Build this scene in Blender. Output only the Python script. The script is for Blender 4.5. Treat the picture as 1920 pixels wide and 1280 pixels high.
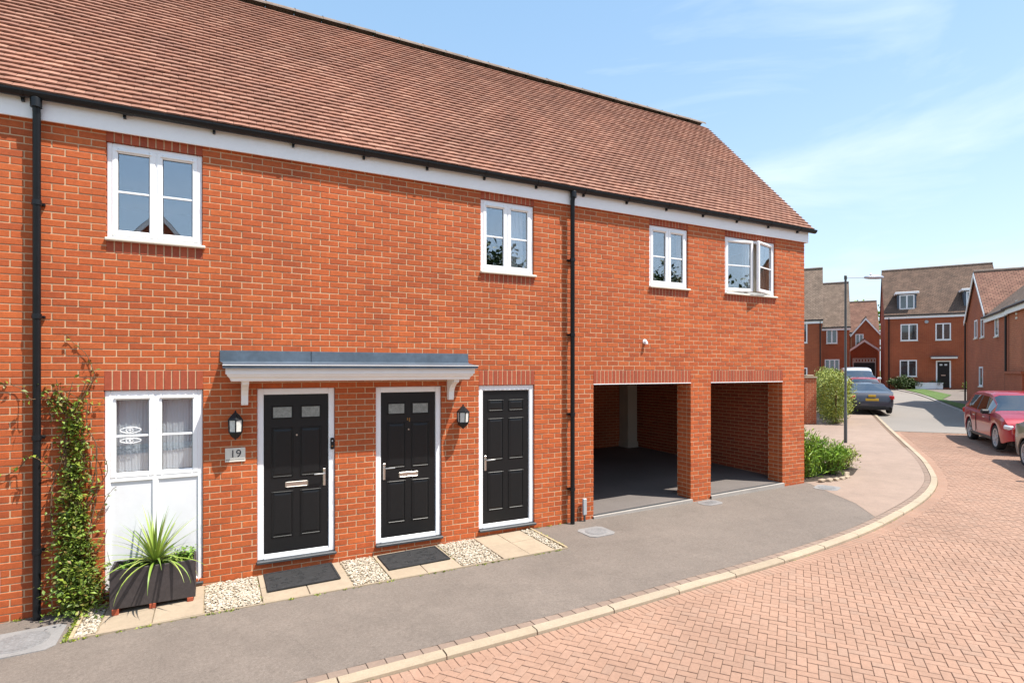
import bpy, bmesh, math, random
import numpy as np
from mathutils import Vector, Matrix
R = math.radians
random.seed(7); rng = np.random.default_rng(7)
scene = bpy.context.scene
C = scene.collection
for o in list(bpy.data.objects): bpy.data.objects.remove(o)

# ------------------------------------------------------------------ camera
EZ, D = 2.5, 7.508                       # eye height, distance to the facade plane (y = 0)
F, PX = 1070.0, 1920.0
AX = math.atan2(1070.0, 2040.0)          # facade direction against the picture plane
cam = bpy.data.cameras.new('camera'); cam.sensor_width = 36; cam.lens = 36 * F / PX
cam.shift_y = 53.0 / 1920.0; cam.clip_start = 0.05; cam.clip_end = 3000
co = bpy.data.objects.new('camera', cam); C.objects.link(co)
co.location = (0, -D, EZ); co.rotation_euler = (math.pi / 2, 0, -AX)
scene.camera = co
EX_, EZ_ = math.cos(AX), math.sin(AX)
def proj(X, Y, Z):
    zc = X * EZ_ + (Y + D) * EX_; xc = X * EX_ - (Y + D) * EZ_
    if zc < .2: return (-9999, -9999, zc)
    return 960 + F * xc / zc, 693 - F * (Z - EZ) / zc, zc
def cw(lat, fwd):                        # lateral and forward metres from the eye to world x, y
    return EX_ * lat + EZ_ * fwd, -D - EZ_ * lat + EX_ * fwd

# ------------------------------------------------------------------ sky and sun
SUN_EL, SUN_AZ = R(62), R(135)           # azimuth clockwise from +Y
w = bpy.data.worlds.new('World'); scene.world = w; w.use_nodes = True
nt = w.node_tree; nt.nodes.clear()
def N(t, typ, **kw):
    n = t.nodes.new(typ)
    for k, v in kw.items(): setattr(n, k, v)
    return n
sky = N(nt, 'ShaderNodeTexSky'); sky.sky_type = 'NISHITA'; sky.sun_disc = False
sky.sun_elevation = SUN_EL; sky.sun_rotation = SUN_AZ
sky.air_density = 1.0; sky.dust_density = 1.6; sky.ozone_density = 1.6; sky.altitude = 0
tc = N(nt, 'ShaderNodeTexCoord')
mp = N(nt, 'ShaderNodeMapping'); mp.inputs['Scale'].default_value = (.9, 1.7, 5.2); mp.inputs['Rotation'].default_value = (R(10), R(-20), R(28))
nz = N(nt, 'ShaderNodeTexNoise'); nz.inputs['Scale'].default_value = 1.7; nz.inputs['Detail'].default_value = 9; nz.inputs['Roughness'].default_value = .56; nz.inputs['Distortion'].default_value = .5
cr = N(nt, 'ShaderNodeValToRGB'); cr.color_ramp.elements[0].position = .46; cr.color_ramp.elements[1].position = .74
mul = N(nt, 'ShaderNodeMath', operation='MULTIPLY'); mul.inputs[1].default_value = .55
mix = N(nt, 'ShaderNodeMix', data_type='RGBA'); mix.inputs[7].default_value = (6.0, 6.7, 7.5, 1)
veil = N(nt, 'ShaderNodeMix', data_type='RGBA'); veil.inputs[0].default_value = .42; veil.inputs[7].default_value = (2.7, 5.0, 7.6, 1)   # thin high veil
bg = N(nt, 'ShaderNodeBackground'); bg.inputs['Strength'].default_value = .115
out = N(nt, 'ShaderNodeOutputWorld')
L = nt.links.new
L(tc.outputs['Generated'], mp.inputs['Vector']); L(mp.outputs['Vector'], nz.inputs['Vector']); L(nz.outputs['Fac'], cr.inputs['Fac'])
L(cr.outputs['Color'], mul.inputs[0]); L(mul.outputs[0], mix.inputs[0]); sx = N(nt, 'ShaderNodeSeparateXYZ'); L(tc.outputs['Generated'], sx.inputs[0])
om = N(nt, 'ShaderNodeMath', operation='SUBTRACT', use_clamp=True); om.inputs[0].default_value = 1; L(sx.outputs['Z'], om.inputs[1])
pw_ = N(nt, 'ShaderNodeMath', operation='POWER'); pw_.inputs[1].default_value = 3.6; L(om.outputs[0], pw_.inputs[0])
hm = N(nt, 'ShaderNodeMath', operation='MULTIPLY'); hm.inputs[1].default_value = .8; L(pw_.outputs[0], hm.inputs[0])
hz_ = N(nt, 'ShaderNodeMix', data_type='RGBA'); hz_.inputs[7].default_value = (5.9, 7.0, 7.8, 1)
L(sky.outputs[0], veil.inputs[6]); L(veil.outputs[2], hz_.inputs[6]); L(hm.outputs[0], hz_.inputs[0]); L(hz_.outputs[2], mix.inputs[6]); L(mix.outputs[2], bg.inputs['Color']); L(bg.outputs[0], out.inputs[0])
sun = bpy.data.lights.new('sun', 'SUN'); sun.energy = 5.0; sun.angle = R(.53); sun.color = (1, .945, .86)
so = bpy.data.objects.new('sun', sun); C.objects.link(so)
sd = Vector((math.sin(SUN_AZ) * math.cos(SUN_EL), math.cos(SUN_AZ) * math.cos(SUN_EL), math.sin(SUN_EL)))
so.rotation_euler = sd.to_track_quat('Z', 'Y').to_euler(); so.location = (20, -20, 40)
vs = scene.view_settings; vs.view_transform = 'Standard'; vs.look = 'None'; vs.exposure = 0.68; vs.gamma = 1; vs.use_curve_mapping = False
scene.render.engine = 'CYCLES'

# ------------------------------------------------------------------ materials
MATS = {}
def mat(name, col=(.5, .5, .5), rough=.6, metal=0, spec=.5, coat=0, noise=None, bump=None, ramp=None, alpha=None):
    """col: base colour; noise=(scale, amount): mottling; bump=(scale, strength); ramp: colours picked by the 'rnd' attribute"""
    m = bpy.data.materials.new(name); m.use_nodes = True; t = m.node_tree; b = t.nodes['Principled BSDF']
    b.inputs['Roughness'].default_value = rough; b.inputs['Metallic'].default_value = metal
    b.inputs['Specular IOR Level'].default_value = spec; b.inputs['Coat Weight'].default_value = coat
    L = t.links.new; b.inputs['Base Color'].default_value = (*col, 1); src = None
    tcn = N(t, 'ShaderNodeTexCoord')
    if ramp:
        at = N(t, 'ShaderNodeAttribute', attribute_name='rnd'); rp = N(t, 'ShaderNodeValToRGB')
        el = rp.color_ramp.elements
        while len(el) < len(ramp): el.new(.5)
        for i, c in enumerate(ramp): el[i].position = i / (len(ramp) - 1); el[i].color = (*c, 1)
        L(at.outputs['Fac'], rp.inputs[0]); src = rp.outputs[0]
    if noise:
        for sc, am in (noise if isinstance(noise[0], tuple) else (noise,)):
            n = N(t, 'ShaderNodeTexNoise'); n.inputs['Scale'].default_value = sc; n.inputs['Detail'].default_value = 6; n.inputs['Roughness'].default_value = .6
            g = N(t, 'ShaderNodeNewGeometry'); L(g.outputs['Position'], n.inputs['Vector'])
            mr = N(t, 'ShaderNodeMapRange'); mr.inputs[1].default_value = .28; mr.inputs[2].default_value = .72; mr.inputs[3].default_value = 1 - am; mr.inputs[4].default_value = 1 + am
            L(n.outputs['Fac'], mr.inputs[0])
            mx = N(t, 'ShaderNodeVectorMath', operation='SCALE')
            if src is None: mx.inputs[0].default_value = col
            else: L(src, mx.inputs[0])
            L(mr.outputs[0], mx.inputs['Scale']); src = mx.outputs[0]
    if src is not None: L(src, b.inputs['Base Color'])
    if bump:
        n = N(t, 'ShaderNodeTexNoise'); n.inputs['Scale'].default_value = bump[0]; n.inputs['Detail'].default_value = 5
        g = N(t, 'ShaderNodeNewGeometry'); L(g.outputs['Position'], n.inputs['Vector'])
        bp = N(t, 'ShaderNodeBump'); bp.inputs['Strength'].default_value = bump[1]; bp.inputs['Distance'].default_value = bump[2] if len(bump) > 2 else .004
        L(n.outputs['Fac'], bp.inputs['Height']); L(bp.outputs[0], b.inputs['Normal'])
    MATS[name] = m
    return m
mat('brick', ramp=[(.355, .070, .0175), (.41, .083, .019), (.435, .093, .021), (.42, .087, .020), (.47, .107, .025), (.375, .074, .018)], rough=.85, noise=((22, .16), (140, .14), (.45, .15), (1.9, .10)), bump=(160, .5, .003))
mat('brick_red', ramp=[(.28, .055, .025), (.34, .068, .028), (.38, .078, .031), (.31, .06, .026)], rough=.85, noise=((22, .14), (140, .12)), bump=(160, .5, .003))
mat('mortar', (.54, .355, .215), rough=.95, noise=((9, .1), (90, .12)), bump=(220, .4, .003))
mat('roof_tile', ramp=[(.235, .108, .070), (.268, .121, .078), (.288, .132, .086), (.255, .120, .082), (.345, .175, .118), (.277, .124, .079), (.24, .110, .075)], rough=.88, noise=((.35, .16), (1.6, .13), (9, .1), (60, .14)), bump=(120, .5, .003))
mat('ridge_tile', (.20, .15, .12), rough=.9, noise=((4, .3), (40, .25)), bump=(80, .5))
mat('underlay', (.03, .028, .027), rough=.9)
mat('upvc', (.88, .88, .89), rough=.28, noise=(3, .02))
mat('white_paint', (.90, .89, .89), rough=.45, noise=((1.2, .035), (12, .02)))
mat('panel_white', (.72, .725, .75), rough=.4, noise=((1.5, .04), (6, .03)))
mat('cream_sill', (.68, .64, .55), rough=.6, noise=(8, .05))
mat('white_timber', (.88, .85, .82), rough=.5, noise=(5, .03))
mat('black_plastic', (.007, .008, .010), rough=.38, spec=.35, noise=(12, .2))
mat('black_door', (.0065, .007, .008), rough=.4, spec=.4, noise=(30, .12), bump=(70, .06, .002))
mat('steel', (.62, .60, .57), rough=.28, metal=1)
mat('lead', (.075, .102, .135), rough=.5, noise=((2.5, .22), (14, .18)), bump=(9, .2, .006))
mat('lead_edge', (.21, .235, .26), rough=.5, noise=(6, .15))
mat('asphalt', (.168, .138, .116), rough=.93, noise=((.45, .11), (1.7, .08), (6, .06), (34, .17), (110, .3), (420, .2)), bump=(300, .7, .004))
mat('asphalt_road', (.225, .20, .177), rough=.92, noise=((.3, .09), (90, .18)), bump=(220, .5, .004))
mat('asphalt_pink', (.285, .208, .163), rough=.92, noise=((.5, .12), (3, .09), (30, .08), (90, .16)), bump=(220, .5, .004))
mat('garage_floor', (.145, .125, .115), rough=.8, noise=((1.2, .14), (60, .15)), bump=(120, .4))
mat('paver', ramp=[(.298, .180, .126), (.31, .186, .129), (.324, .194, .135), (.317, .190, .132), (.302, .19, .136), (.336, .203, .143), (.305, .181, .125)], rough=.9, noise=((.22, .13), (1.1, .10), (30, .1), (220, .14)), bump=(260, .5, .003))
mat('paver_edge', ramp=[(.225, .165, .128), (.24, .172, .132), (.255, .182, .14), (.23, .17, .133)], rough=.9, noise=((1.1, .12), (30, .1), (220, .14)), bump=(260, .5, .003))
mat('joint_sand', (.165, .108, .075), rough=1, noise=((3, .2), (60, .25)))
mat('kerb', ramp=[(.335, .268, .19), (.375, .30, .212), (.36, .295, .215)], rough=.85, noise=((1.1, .1), (9, .08), (60, .1), (250, .09)), bump=(300, .5, .002))
mat('flag', ramp=[(.33, .26, .185), (.37, .29, .205), (.35, .28, .205)], rough=.9, noise=((1.6, .1), (14, .08), (160, .08)), bump=(30, .4, .004))
mat('gravel', ramp=[(.25, .19, .13), (.42, .36, .27), (.50, .44, .35), (.56, .51, .43), (.36, .29, .21), (.47, .40, .31)], rough=.85, noise=(60, .12))
mat('gravel_bed', (.30, .24, .16), rough=1, noise=((40, .3), (120, .3)), bump=(60, 1, .01))
mat('timber_edge', (.42, .33, .20), rough=.9, noise=((5, .2), (60, .2)))
mat('rubber', (.022, .022, .023), rough=.85, noise=((14, .4), (160, .4)), bump=(120, 1, .006))
mat('planter', (.045, .036, .036), rough=.55, noise=((3, .25), (40, .2)), bump=(50, .25, .003))
mat('soil', (.045, .032, .022), rough=1, noise=(40, .4), bump=(40, 1, .01))
mat('slate', (.045, .05, .056), rough=.5, noise=(8, .2))
mat('lamp_glass', (.62, .62, .58), rough=.3, noise=((40, .15),), bump=(90, .6, .004))
mat('cover_surround', (.235, .225, .22), rough=.85, noise=((4, .12), (60, .15)), bump=(100, .5))
mat('iron', (.20, .195, .195), rough=.6, noise=((4, .15), (50, .25)), bump=(60, .5, .004))
mat('concrete', (.34, .31, .28), rough=.9, noise=((3, .12), (60, .15)), bump=(100, .5))
mat('plaque', (.70, .66, .58), rough=.7, noise=(30, .06))
mat('ink', (.02, .02, .03), rough=.7)
mat('dark_metal', (.085, .092, .09), rough=.45, metal=.3)
mat('grey_plastic', (.38, .40, .41), rough=.5)
mat('lamp_head', (.40, .41, .46), rough=.35, metal=.4)
mat('render_wall', (.50, .46, .38), rough=.85, noise=(2, .06))
mat('interior', (.16, .155, .15), rough=.9)
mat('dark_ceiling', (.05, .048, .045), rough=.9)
mat('curtain', (.92, .93, .95), rough=.9, noise=(6, .05))
mat('curtain_beige', (.50, .44, .35), rough=.9, noise=(6, .08))
mat('curtain_grey', (.30, .32, .36), rough=.9, noise=(6, .08))
mat('grass', (.075, .13, .025), rough=.9, noise=((1.2, .25), (30, .3)), bump=(60, 1, .02))
mat('field', (.09, .12, .035), rough=1, noise=(.05, .2))
mat('leaf_climb', ramp=[(.07, .11, .015), (.12, .19, .02), (.17, .25, .025), (.22, .27, .03), (.09, .13, .018), (.19, .12, .025)], rough=.5)
mat('leaf_shrub', ramp=[(.05, .11, .012), (.10, .20, .02), (.15, .29, .025), (.21, .36, .035), (.08, .16, .016)], rough=.5)
mat('leaf_gold', ramp=[(.08, .13, .015), (.17, .22, .025), (.28, .32, .03), (.38, .39, .05), (.13, .18, .02)], rough=.5)
mat('leaf_lime', ramp=[(.08, .17, .015), (.15, .29, .02), (.24, .40, .03), (.33, .47, .05), (.12, .23, .02)], rough=.5)
mat('leaf_dark', ramp=[(.03, .055, .012), (.05, .09, .016), (.07, .12, .02), (.04, .07, .014)], rough=.55)
mat('leaf_cordy', ramp=[(.14, .23, .03), (.20, .30, .045), (.28, .36, .06), (.33, .38, .09)], rough=.42)
mat('stem', (.14, .08, .04), rough=.9, noise=(30, .25))
mat('bark', (.10, .075, .055), rough=.95, noise=(6, .3), bump=(14, .8, .02))
mat('tyre', (.018, .018, .019), rough=.85)
mat('rim', (.42, .42, .43), rough=.35, metal=.2)
mat('trim', (.012, .012, .013), rough=.5)
mat('tail_red', (.42, .01, .015), rough=.15, coat=.6)
mat('plate_yellow', (.72, .42, .03), rough=.5)
mat('plate_white', (.75, .75, .74), rough=.5)
mat('lens', (.62, .66, .70), rough=.08, coat=.8)
for nm, c in (('paint_red', (.33, .005, .022)), ('paint_grey', (.055, .055, .072)), ('paint_silver', (.55, .58, .62)), ('paint_champagne', (.17, .15, .125)), ('paint_red_hatch', (.33, .02, .035))):
    mat(nm, c, rough=.35, metal=.2, coat=.7); MATS[nm].node_tree.nodes['Principled BSDF'].inputs['Coat Roughness'].default_value = .06

def glass(name, refl, tint, trans=1.0):
    m = bpy.data.materials.new(name); m.use_nodes = True; t = m.node_tree; t.nodes.clear(); L = t.links.new
    g = N(t, 'ShaderNodeBsdfGlossy'); g.inputs['Roughness'].default_value = .01; g.inputs['Color'].default_value = (.93, .96, 1, 1)
    tr = N(t, 'ShaderNodeBsdfTransparent'); tr.inputs['Color'].default_value = (*tint, 1)
    lw_ = N(t, 'ShaderNodeLayerWeight'); lw_.inputs['Blend'].default_value = .5; fr = N(t, 'ShaderNodeMath', operation='POWER'); fr.inputs[1].default_value = 4.5; L(lw_.outputs['Facing'], fr.inputs[0])
    mr = N(t, 'ShaderNodeMapRange'); mr.inputs[3].default_value = refl; mr.inputs[4].default_value = 1
    mx = N(t, 'ShaderNodeMixShader'); o = N(t, 'ShaderNodeOutputMaterial')
    n = N(t, 'ShaderNodeTexNoise'); n.inputs['Scale'].default_value = 1.6; gg = N(t, 'ShaderNodeNewGeometry'); bp = N(t, 'ShaderNodeBump'); bp.inputs['Strength'].default_value = .03; bp.inputs['Distance'].default_value = .02
    L(gg.outputs['Position'], n.inputs['Vector']); L(n.outputs['Fac'], bp.inputs['Height']); L(bp.outputs[0], g.inputs['Normal'])
    L(fr.outputs[0], mr.inputs[0]); L(mr.outputs[0], mx.inputs[0]); L(tr.outputs[0], mx.inputs[1]); L(g.outputs[0], mx.inputs[2]); L(mx.outputs[0], o.inputs[0])
    MATS[name] = m
glass('glass', .23, (.93, .95, .96)); glass('glass_car', .22, (.12, .15, .17)); glass('glass_lamp', .12, (.93, .93, .93))

def brickwork(name, c1, c2, mort, scale=1.0):        # far walls: courses too small to pick apart
    m = bpy.data.materials.new(name); m.use_nodes = True; t = m.node_tree; b = t.nodes['Principled BSDF']; L = t.links.new
    uv = N(t, 'ShaderNodeTexCoord'); br = N(t, 'ShaderNodeTexBrick')
    br.inputs['Color1'].default_value = (*c1, 1); br.inputs['Color2'].default_value = (*c2, 1); br.inputs['Mortar'].default_value = (*mort, 1)
    br.inputs['Scale'].default_value = 1; br.inputs['Mortar Size'].default_value = .005; br.inputs['Brick Width'].default_value = .225; br.inputs['Row Height'].default_value = .075; br.inputs['Bias'].default_value = -.1
    L(uv.outputs['UV'], br.inputs['Vector'])
    n = N(t, 'ShaderNodeTexNoise'); n.inputs['Scale'].default_value = .8; n.inputs['Detail'].default_value = 5; g = N(t, 'ShaderNodeNewGeometry'); L(g.outputs['Position'], n.inputs['Vector'])
    mr = N(t, 'ShaderNodeMapRange'); mr.inputs[1].default_value = .3; mr.inputs[2].default_value = .7; mr.inputs[3].default_value = .85; mr.inputs[4].default_value = 1.12; L(n.outputs['Fac'], mr.inputs[0])
    sc = N(t, 'ShaderNodeVectorMath', operation='SCALE'); L(br.outputs['Color'], sc.inputs[0]); L(mr.outputs[0], sc.inputs['Scale']); L(sc.outputs[0], b.inputs['Base Color'])
    bp = N(t, 'ShaderNodeBump'); bp.inputs['Strength'].default_value = .5; bp.inputs['Distance'].default_value = .005; bp.invert = True; L(br.outputs['Fac'], bp.inputs['Height']); L(bp.outputs[0], b.inputs['Normal'])
    b.inputs['Roughness'].default_value = .9; MATS[name] = m
brickwork('brickwork', (.36, .085, .032), (.43, .11, .042), (.50, .33, .20))
brickwork('brickwork_far', (.31, .070, .028), (.37, .088, .034), (.36, .17, .09))
def rooftex(name, c1, c2):
    m = bpy.data.materials.new(name); m.use_nodes = True; t = m.node_tree; b = t.nodes['Principled BSDF']; L = t.links.new
    uv = N(t, 'ShaderNodeTexCoord'); br = N(t, 'ShaderNodeTexBrick')
    br.inputs['Color1'].default_value = (*c1, 1); br.inputs['Color2'].default_value = (*c2, 1); br.inputs['Mortar'].default_value = (c1[0] * .3, c1[1] * .3, c1[2] * .3, 1)
    br.inputs['Scale'].default_value = 1; br.inputs['Mortar Size'].default_value = .014; br.inputs['Mortar Smooth'].default_value = .6; br.inputs['Brick Width'].default_value = .2; br.inputs['Row Height'].default_value = .125
    L(uv.outputs['UV'], br.inputs['Vector'])
    n = N(t, 'ShaderNodeTexNoise'); n.inputs['Scale'].default_value = 1.6; n.inputs['Detail'].default_value = 9; n.inputs['Roughness'].default_value = .78; g = N(t, 'ShaderNodeNewGeometry'); L(g.outputs['Position'], n.inputs['Vector'])
    mr = N(t, 'ShaderNodeMapRange'); mr.inputs[1].default_value = .3; mr.inputs[2].default_value = .7; mr.inputs[3].default_value = .6; mr.inputs[4].default_value = 1.4; L(n.outputs['Fac'], mr.inputs[0])
    sc = N(t, 'ShaderNodeVectorMath', operation='SCALE'); L(br.outputs['Color'], sc.inputs[0]); L(mr.outputs[0], sc.inputs['Scale']); L(sc.outputs[0], b.inputs['Base Color'])
    bp = N(t, 'ShaderNodeBump'); bp.inputs['Strength'].default_value = .8; bp.inputs['Distance'].default_value = .02; bp.invert = True; L(br.outputs['Fac'], bp.inputs['Height']); L(bp.outputs[0], b.inputs['Normal'])
    b.inputs['Roughness'].default_value = .95; MATS[name] = m
rooftex('roof_brown', (.115, .072, .05), (.165, .10, .07)); rooftex('roof_red', (.19, .09, .062), (.24, .125, .085)); rooftex('roof_buff', (.18, .125, .092), (.24, .17, .125))

# ------------------------------------------------------------------ mesh helpers
def setp(o, label=None, cat=None, group=None, kind=None):
    if label: o['label'] = label
    if cat: o['category'] = cat
    if group: o['group'] = group
    if kind: o['kind'] = kind
    return o
def empty(name, loc=(0, 0, 0), rz=0):
    o = bpy.data.objects.new(name, None); C.objects.link(o); o.location = loc; o.rotation_euler = (0, 0, rz); o.empty_display_size = .1
    return o
# chamfered box template
_s = [(a, b, c) for a in (-1, 1) for b in (-1, 1) for c in (-1, 1)]
_cv = []; _ci = {}
for i, s in enumerate(_s):
    for ax in range(3):
        _ci[(i, ax)] = len(_cv); _cv.append((s, ax))
_SG = np.array([v[0] for v in _cv], float); _MK = np.ones((24, 3))
for k, v in enumerate(_cv): _MK[k, v[1]] = 0           # chamfer shifts the two other axes
def _idx(s): return _s.index(s)
_CF = []
for ax in range(3):
    o1, o2 = [(1, 2), (2, 0), (0, 1)][ax]
    for sg in (-1, 1):
        q = []
        for a, b in ((-1, -1), (1, -1), (1, 1), (-1, 1)):
            s = [0, 0, 0]; s[ax] = sg; s[o1] = a; s[o2] = b; q.append(_ci[(_idx(tuple(s)), ax)])
        _CF.append(q if sg > 0 else q[::-1])
for ax in range(3):
    o1, o2 = [(1, 2), (2, 0), (0, 1)][ax]
    for a in (-1, 1):
        for b in (-1, 1):
            def P(t, face):
                s = [0, 0, 0]; s[ax] = t; s[o1] = a; s[o2] = b; return _ci[(_idx(tuple(s)), face)]
            q = [P(-1, o1), P(1, o1), P(1, o2), P(-1, o2)]
            _CF.append(q if a * b < 0 else q[::-1])
for i, s in enumerate(_s):
    q = [_ci[(i, 0)], _ci[(i, 1)], _ci[(i, 2)]]
    _CF.append(q if s[0] * s[1] * s[2] > 0 else q[::-1])
_BF = [[0, 1, 3, 2], [4, 6, 7, 5], [0, 4, 5, 1], [2, 3, 7, 6], [0, 2, 6, 4], [1, 5, 7, 3]]
_BV = np.array(_s, float)

class MB:
    def __init__(self): self.v = []; self.f = []; self.r = []; self.n = 0
    def add(self, verts, faces, rnd=0.0):
        self.v.append(np.asarray(verts, float).reshape(-1, 3)); n = self.n
        self.f.extend([[i + n for i in q] for q in faces]); self.r.extend([rnd] * len(faces)); self.n += len(self.v[-1])
        return self
    def box(self, x0, x1, y0, y1, z0, z1, c=0, rnd=0, M=None):
        ctr = np.array([(x0 + x1) / 2, (y0 + y1) / 2, (z0 + z1) / 2]); h = np.array([abs(x1 - x0) / 2, abs(y1 - y0) / 2, abs(z1 - z0) / 2])
        if c > 0: v = _SG * h - _SG * _MK * min(c, h.min() * .9); fs = _CF
        else: v = _BV * h; fs = _BF
        v = v + ctr
        if M is not None: v = v @ np.array(M)[:3, :3].T + np.array(M)[:3, 3]
        return self.add(v, fs, rnd)
    def obox(self, ctr, half, ang=0, c=0, rnd=0, tilt=(0, 0)):   # box turned about z
        h = np.array(half, float)
        v = _SG * h - _SG * _MK * min(c, h.min() * .9) if c > 0 else _BV * h
        M = np.array(Matrix.Rotation(ang, 3, 'Z') @ Matrix.Rotation(tilt[0], 3, 'X') @ Matrix.Rotation(tilt[1], 3, 'Y'))
        return self.add(v @ M.T + np.array(ctr), _CF if c > 0 else _BF, rnd)
    def tube(self, pts, rad, seg=10, cap=True, rnd=0):
        pts = [Vector(p) for p in pts]; rs = rad if hasattr(rad, '__len__') else [rad] * len(pts)
        V = []; up = Vector((0, 0, 1)); prev = None
        for i, p in enumerate(pts):
            d = (pts[min(i + 1, len(pts) - 1)] - pts[max(i - 1, 0)]).normalized()
            if prev is None:
                a = d.cross(up)
                if a.length < .05: a = d.cross(Vector((1, 0, 0)))
            else: a = prev - d * prev.dot(d)
            a.normalize(); prev = a; b = d.cross(a)
            for k in range(seg):
                t = 2 * math.pi * k / seg; V.append(p + (a * math.cos(t) + b * math.sin(t)) * rs[i])
        Fs = []
        for i in range(len(pts) - 1):
            for k in range(seg): Fs.append([i * seg + k, i * seg + (k + 1) % seg, (i + 1) * seg + (k + 1) % seg, (i + 1) * seg + k])
        if cap: Fs.append(list(range(seg))[::-1]); Fs.append([(len(pts) - 1) * seg + k for k in range(seg)])
        return self.add(V, Fs, rnd)
    def lathe(self, prof, ctr=(0, 0, 0), seg=20, rnd=0, ph=0):
        V = [(ctr[0] + r * math.cos(2 * math.pi * k / seg + ph), ctr[1] + r * math.sin(2 * math.pi * k / seg + ph), ctr[2] + z) for r, z in prof for k in range(seg)]
        Fs = [[i * seg + k, i * seg + (k + 1) % seg, (i + 1) * seg + (k + 1) % seg, (i + 1) * seg + k] for i in range(len(prof) - 1) for k in range(seg)]
        Fs.append(list(range(seg))[::-1]); Fs.append([(len(prof) - 1) * seg + k for k in range(seg)])
        return self.add(V, Fs, rnd)
    def prism(self, poly, axis, a, b, rnd=0):        # poly in the two other axes, extruded along axis
        n = len(poly); o = [(1, 2), (0, 2), (0, 1)][axis]; V = []
        for t in (a, b):
            for p in poly:
                q = [0, 0, 0]; q[axis] = t; q[o[0]] = p[0]; q[o[1]] = p[1]; V.append(q)
        Fs = [list(range(n))[::-1], list(range(n, 2 * n))] + [[i, (i + 1) % n, n + (i + 1) % n, n + i] for i in range(n)]
        return self.add(V, Fs, rnd)
    def quad(self, a, b, c, d, rnd=0): return self.add([a, b, c, d], [[0, 1, 2, 3]], rnd)
    def mesh(self, name, m, smooth=False, uv=False, recalc=False):
        me = bpy.data.meshes.new(name)
        V = np.concatenate(self.v) if self.v else np.zeros((0, 3))
        me.from_pydata(V.tolist(), [], self.f)
        at = me.attributes.new('rnd', 'FLOAT', 'FACE'); at.data.foreach_set('value', np.array(self.r, dtype=np.float32))
        ms = m if isinstance(m, (list, tuple)) else [m]
        for q in ms: me.materials.append(MATS[q])
        if recalc:
            bm = bmesh.new(); bm.from_mesh(me); bmesh.ops.recalc_face_normals(bm, faces=bm.faces); bm.to_mesh(me); bm.free()
        if smooth: me.polygons.foreach_set('use_smooth', [True] * len(me.polygons))
        if uv:
            ul = me.uv_layers.new(name='UVMap'); me.update()
            for p in me.polygons:
                n = p.normal
                if abs(n.z) > .97: t = Vector((1, 0, 0)); b = Vector((0, 1, 0))
                else:
                    t = Vector((0, 0, 1)).cross(n).normalized(); b = n.cross(t)
                for li in p.loop_indices:
                    c = me.vertices[me.loops[li].vertex_index].co; ul.data[li].uv = (c.dot(t), c.dot(b))
        me.update()
        return me
    def build(self, name, m, parent=None, **kw):
        o = bpy.data.objects.new(name, self.mesh(name, m, **kw)); C.objects.link(o)
        if parent is not None: o.parent = parent
        return o
def inst(name, me, parent, M=None, loc=None):
    o = bpy.data.objects.new(name, me); C.objects.link(o); o.parent = parent
    if M is not None: o.matrix_local = M
    if loc is not None: o.location = loc
    return o
def smooth_by_angle(o, ang=35):
    bm = bmesh.new(); bm.from_mesh(o.data)
    for e in bm.edges:
        e.smooth = len(e.link_faces) == 2 and e.calc_face_angle(9) < R(ang)
    for f in bm.faces: f.smooth = True
    bm.to_mesh(o.data); bm.free()

# ------------------------------------------------------------------ ground heights and outlines
def gz(x, y):
    x = min(max(x, -12), 62)
    if x < 0: a = .033 * x
    elif x < 5: a = .0215 * x
    elif x < 10.6: a = .1075 + .0168 * (x - 5)
    else: a = .2016 + .021 * (x - 10.6)
    return a + .01 * min(max(y, -20), 60)
DROP = .036                                           # road surface below the pavement
def sheet(name, pts, off, m, parent=None, kind='structure', uv=False, thick=0):
    from mathutils.geometry import tessellate_polygon
    bm = bmesh.new(); vs_ = [bm.verts.new((p[0], p[1], 0)) for p in pts]
    for t in tessellate_polygon([[Vector((p[0], p[1], 0)) for p in pts]]):
        try: bm.faces.new([vs_[i] for i in t])
        except ValueError: pass
    for xc in (-12, 0, 5, 10.6, 62):
        bmesh.ops.bisect_plane(bm, geom=bm.verts[:] + bm.edges[:] + bm.faces[:], plane_co=(xc, 0, 0), plane_no=(1, 0, 0))
    bmesh.ops.recalc_face_normals(bm, faces=bm.faces)
    for f in bm.faces:
        if f.normal.z < 0: f.normal_flip()
    for v in bm.verts: v.co.z = gz(v.co.x, v.co.y) + off
    me = bpy.data.meshes.new(name); bm.to_mesh(me); bm.free(); me.materials.append(MATS[m])
    at = me.attributes.new('rnd', 'FLOAT', 'FACE')
    o = bpy.data.objects.new(name, me); C.objects.link(o)
    if parent is not None: o.parent = parent
    elif kind: o['kind'] = kind
    return o
KP = [(-11, -2.83), (-6, -2.83), (-2, -2.83), (1, -2.83), (3.1, -2.83), (4.74, -2.79), (5.86, -2.76), (7.03, -2.69), (8.5, -2.52), (9.93, -2.24), (11.5, -1.84), (12.9, -1.32), (14.0, -.74), (15.54, .21), (17.91, 1.85), (21.33, 4.23), (25.65, 7.19), (30, 10.2), (35, 13.9), (38.2, 17.5)]
def catmull(P, step=.05):
    P = [Vector((*p, 0)) for p in P]; out = []
    P = [P[0] * 2 - P[1]] + P + [P[-1] * 2 - P[-2]]
    for i in range(1, len(P) - 2):
        n = max(2, int((P[i + 1] - P[i]).length / step))
        for k in range(n):
            t = k / n; a, b, c, d = P[i - 1:i + 3]
            out.append(.5 * ((2 * b) + (c - a) * t + (2 * a - 5 * b + 4 * c - d) * t * t + (3 * b - a - 3 * c + d) * t ** 3))
    out.append(P[-2]); return out
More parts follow.
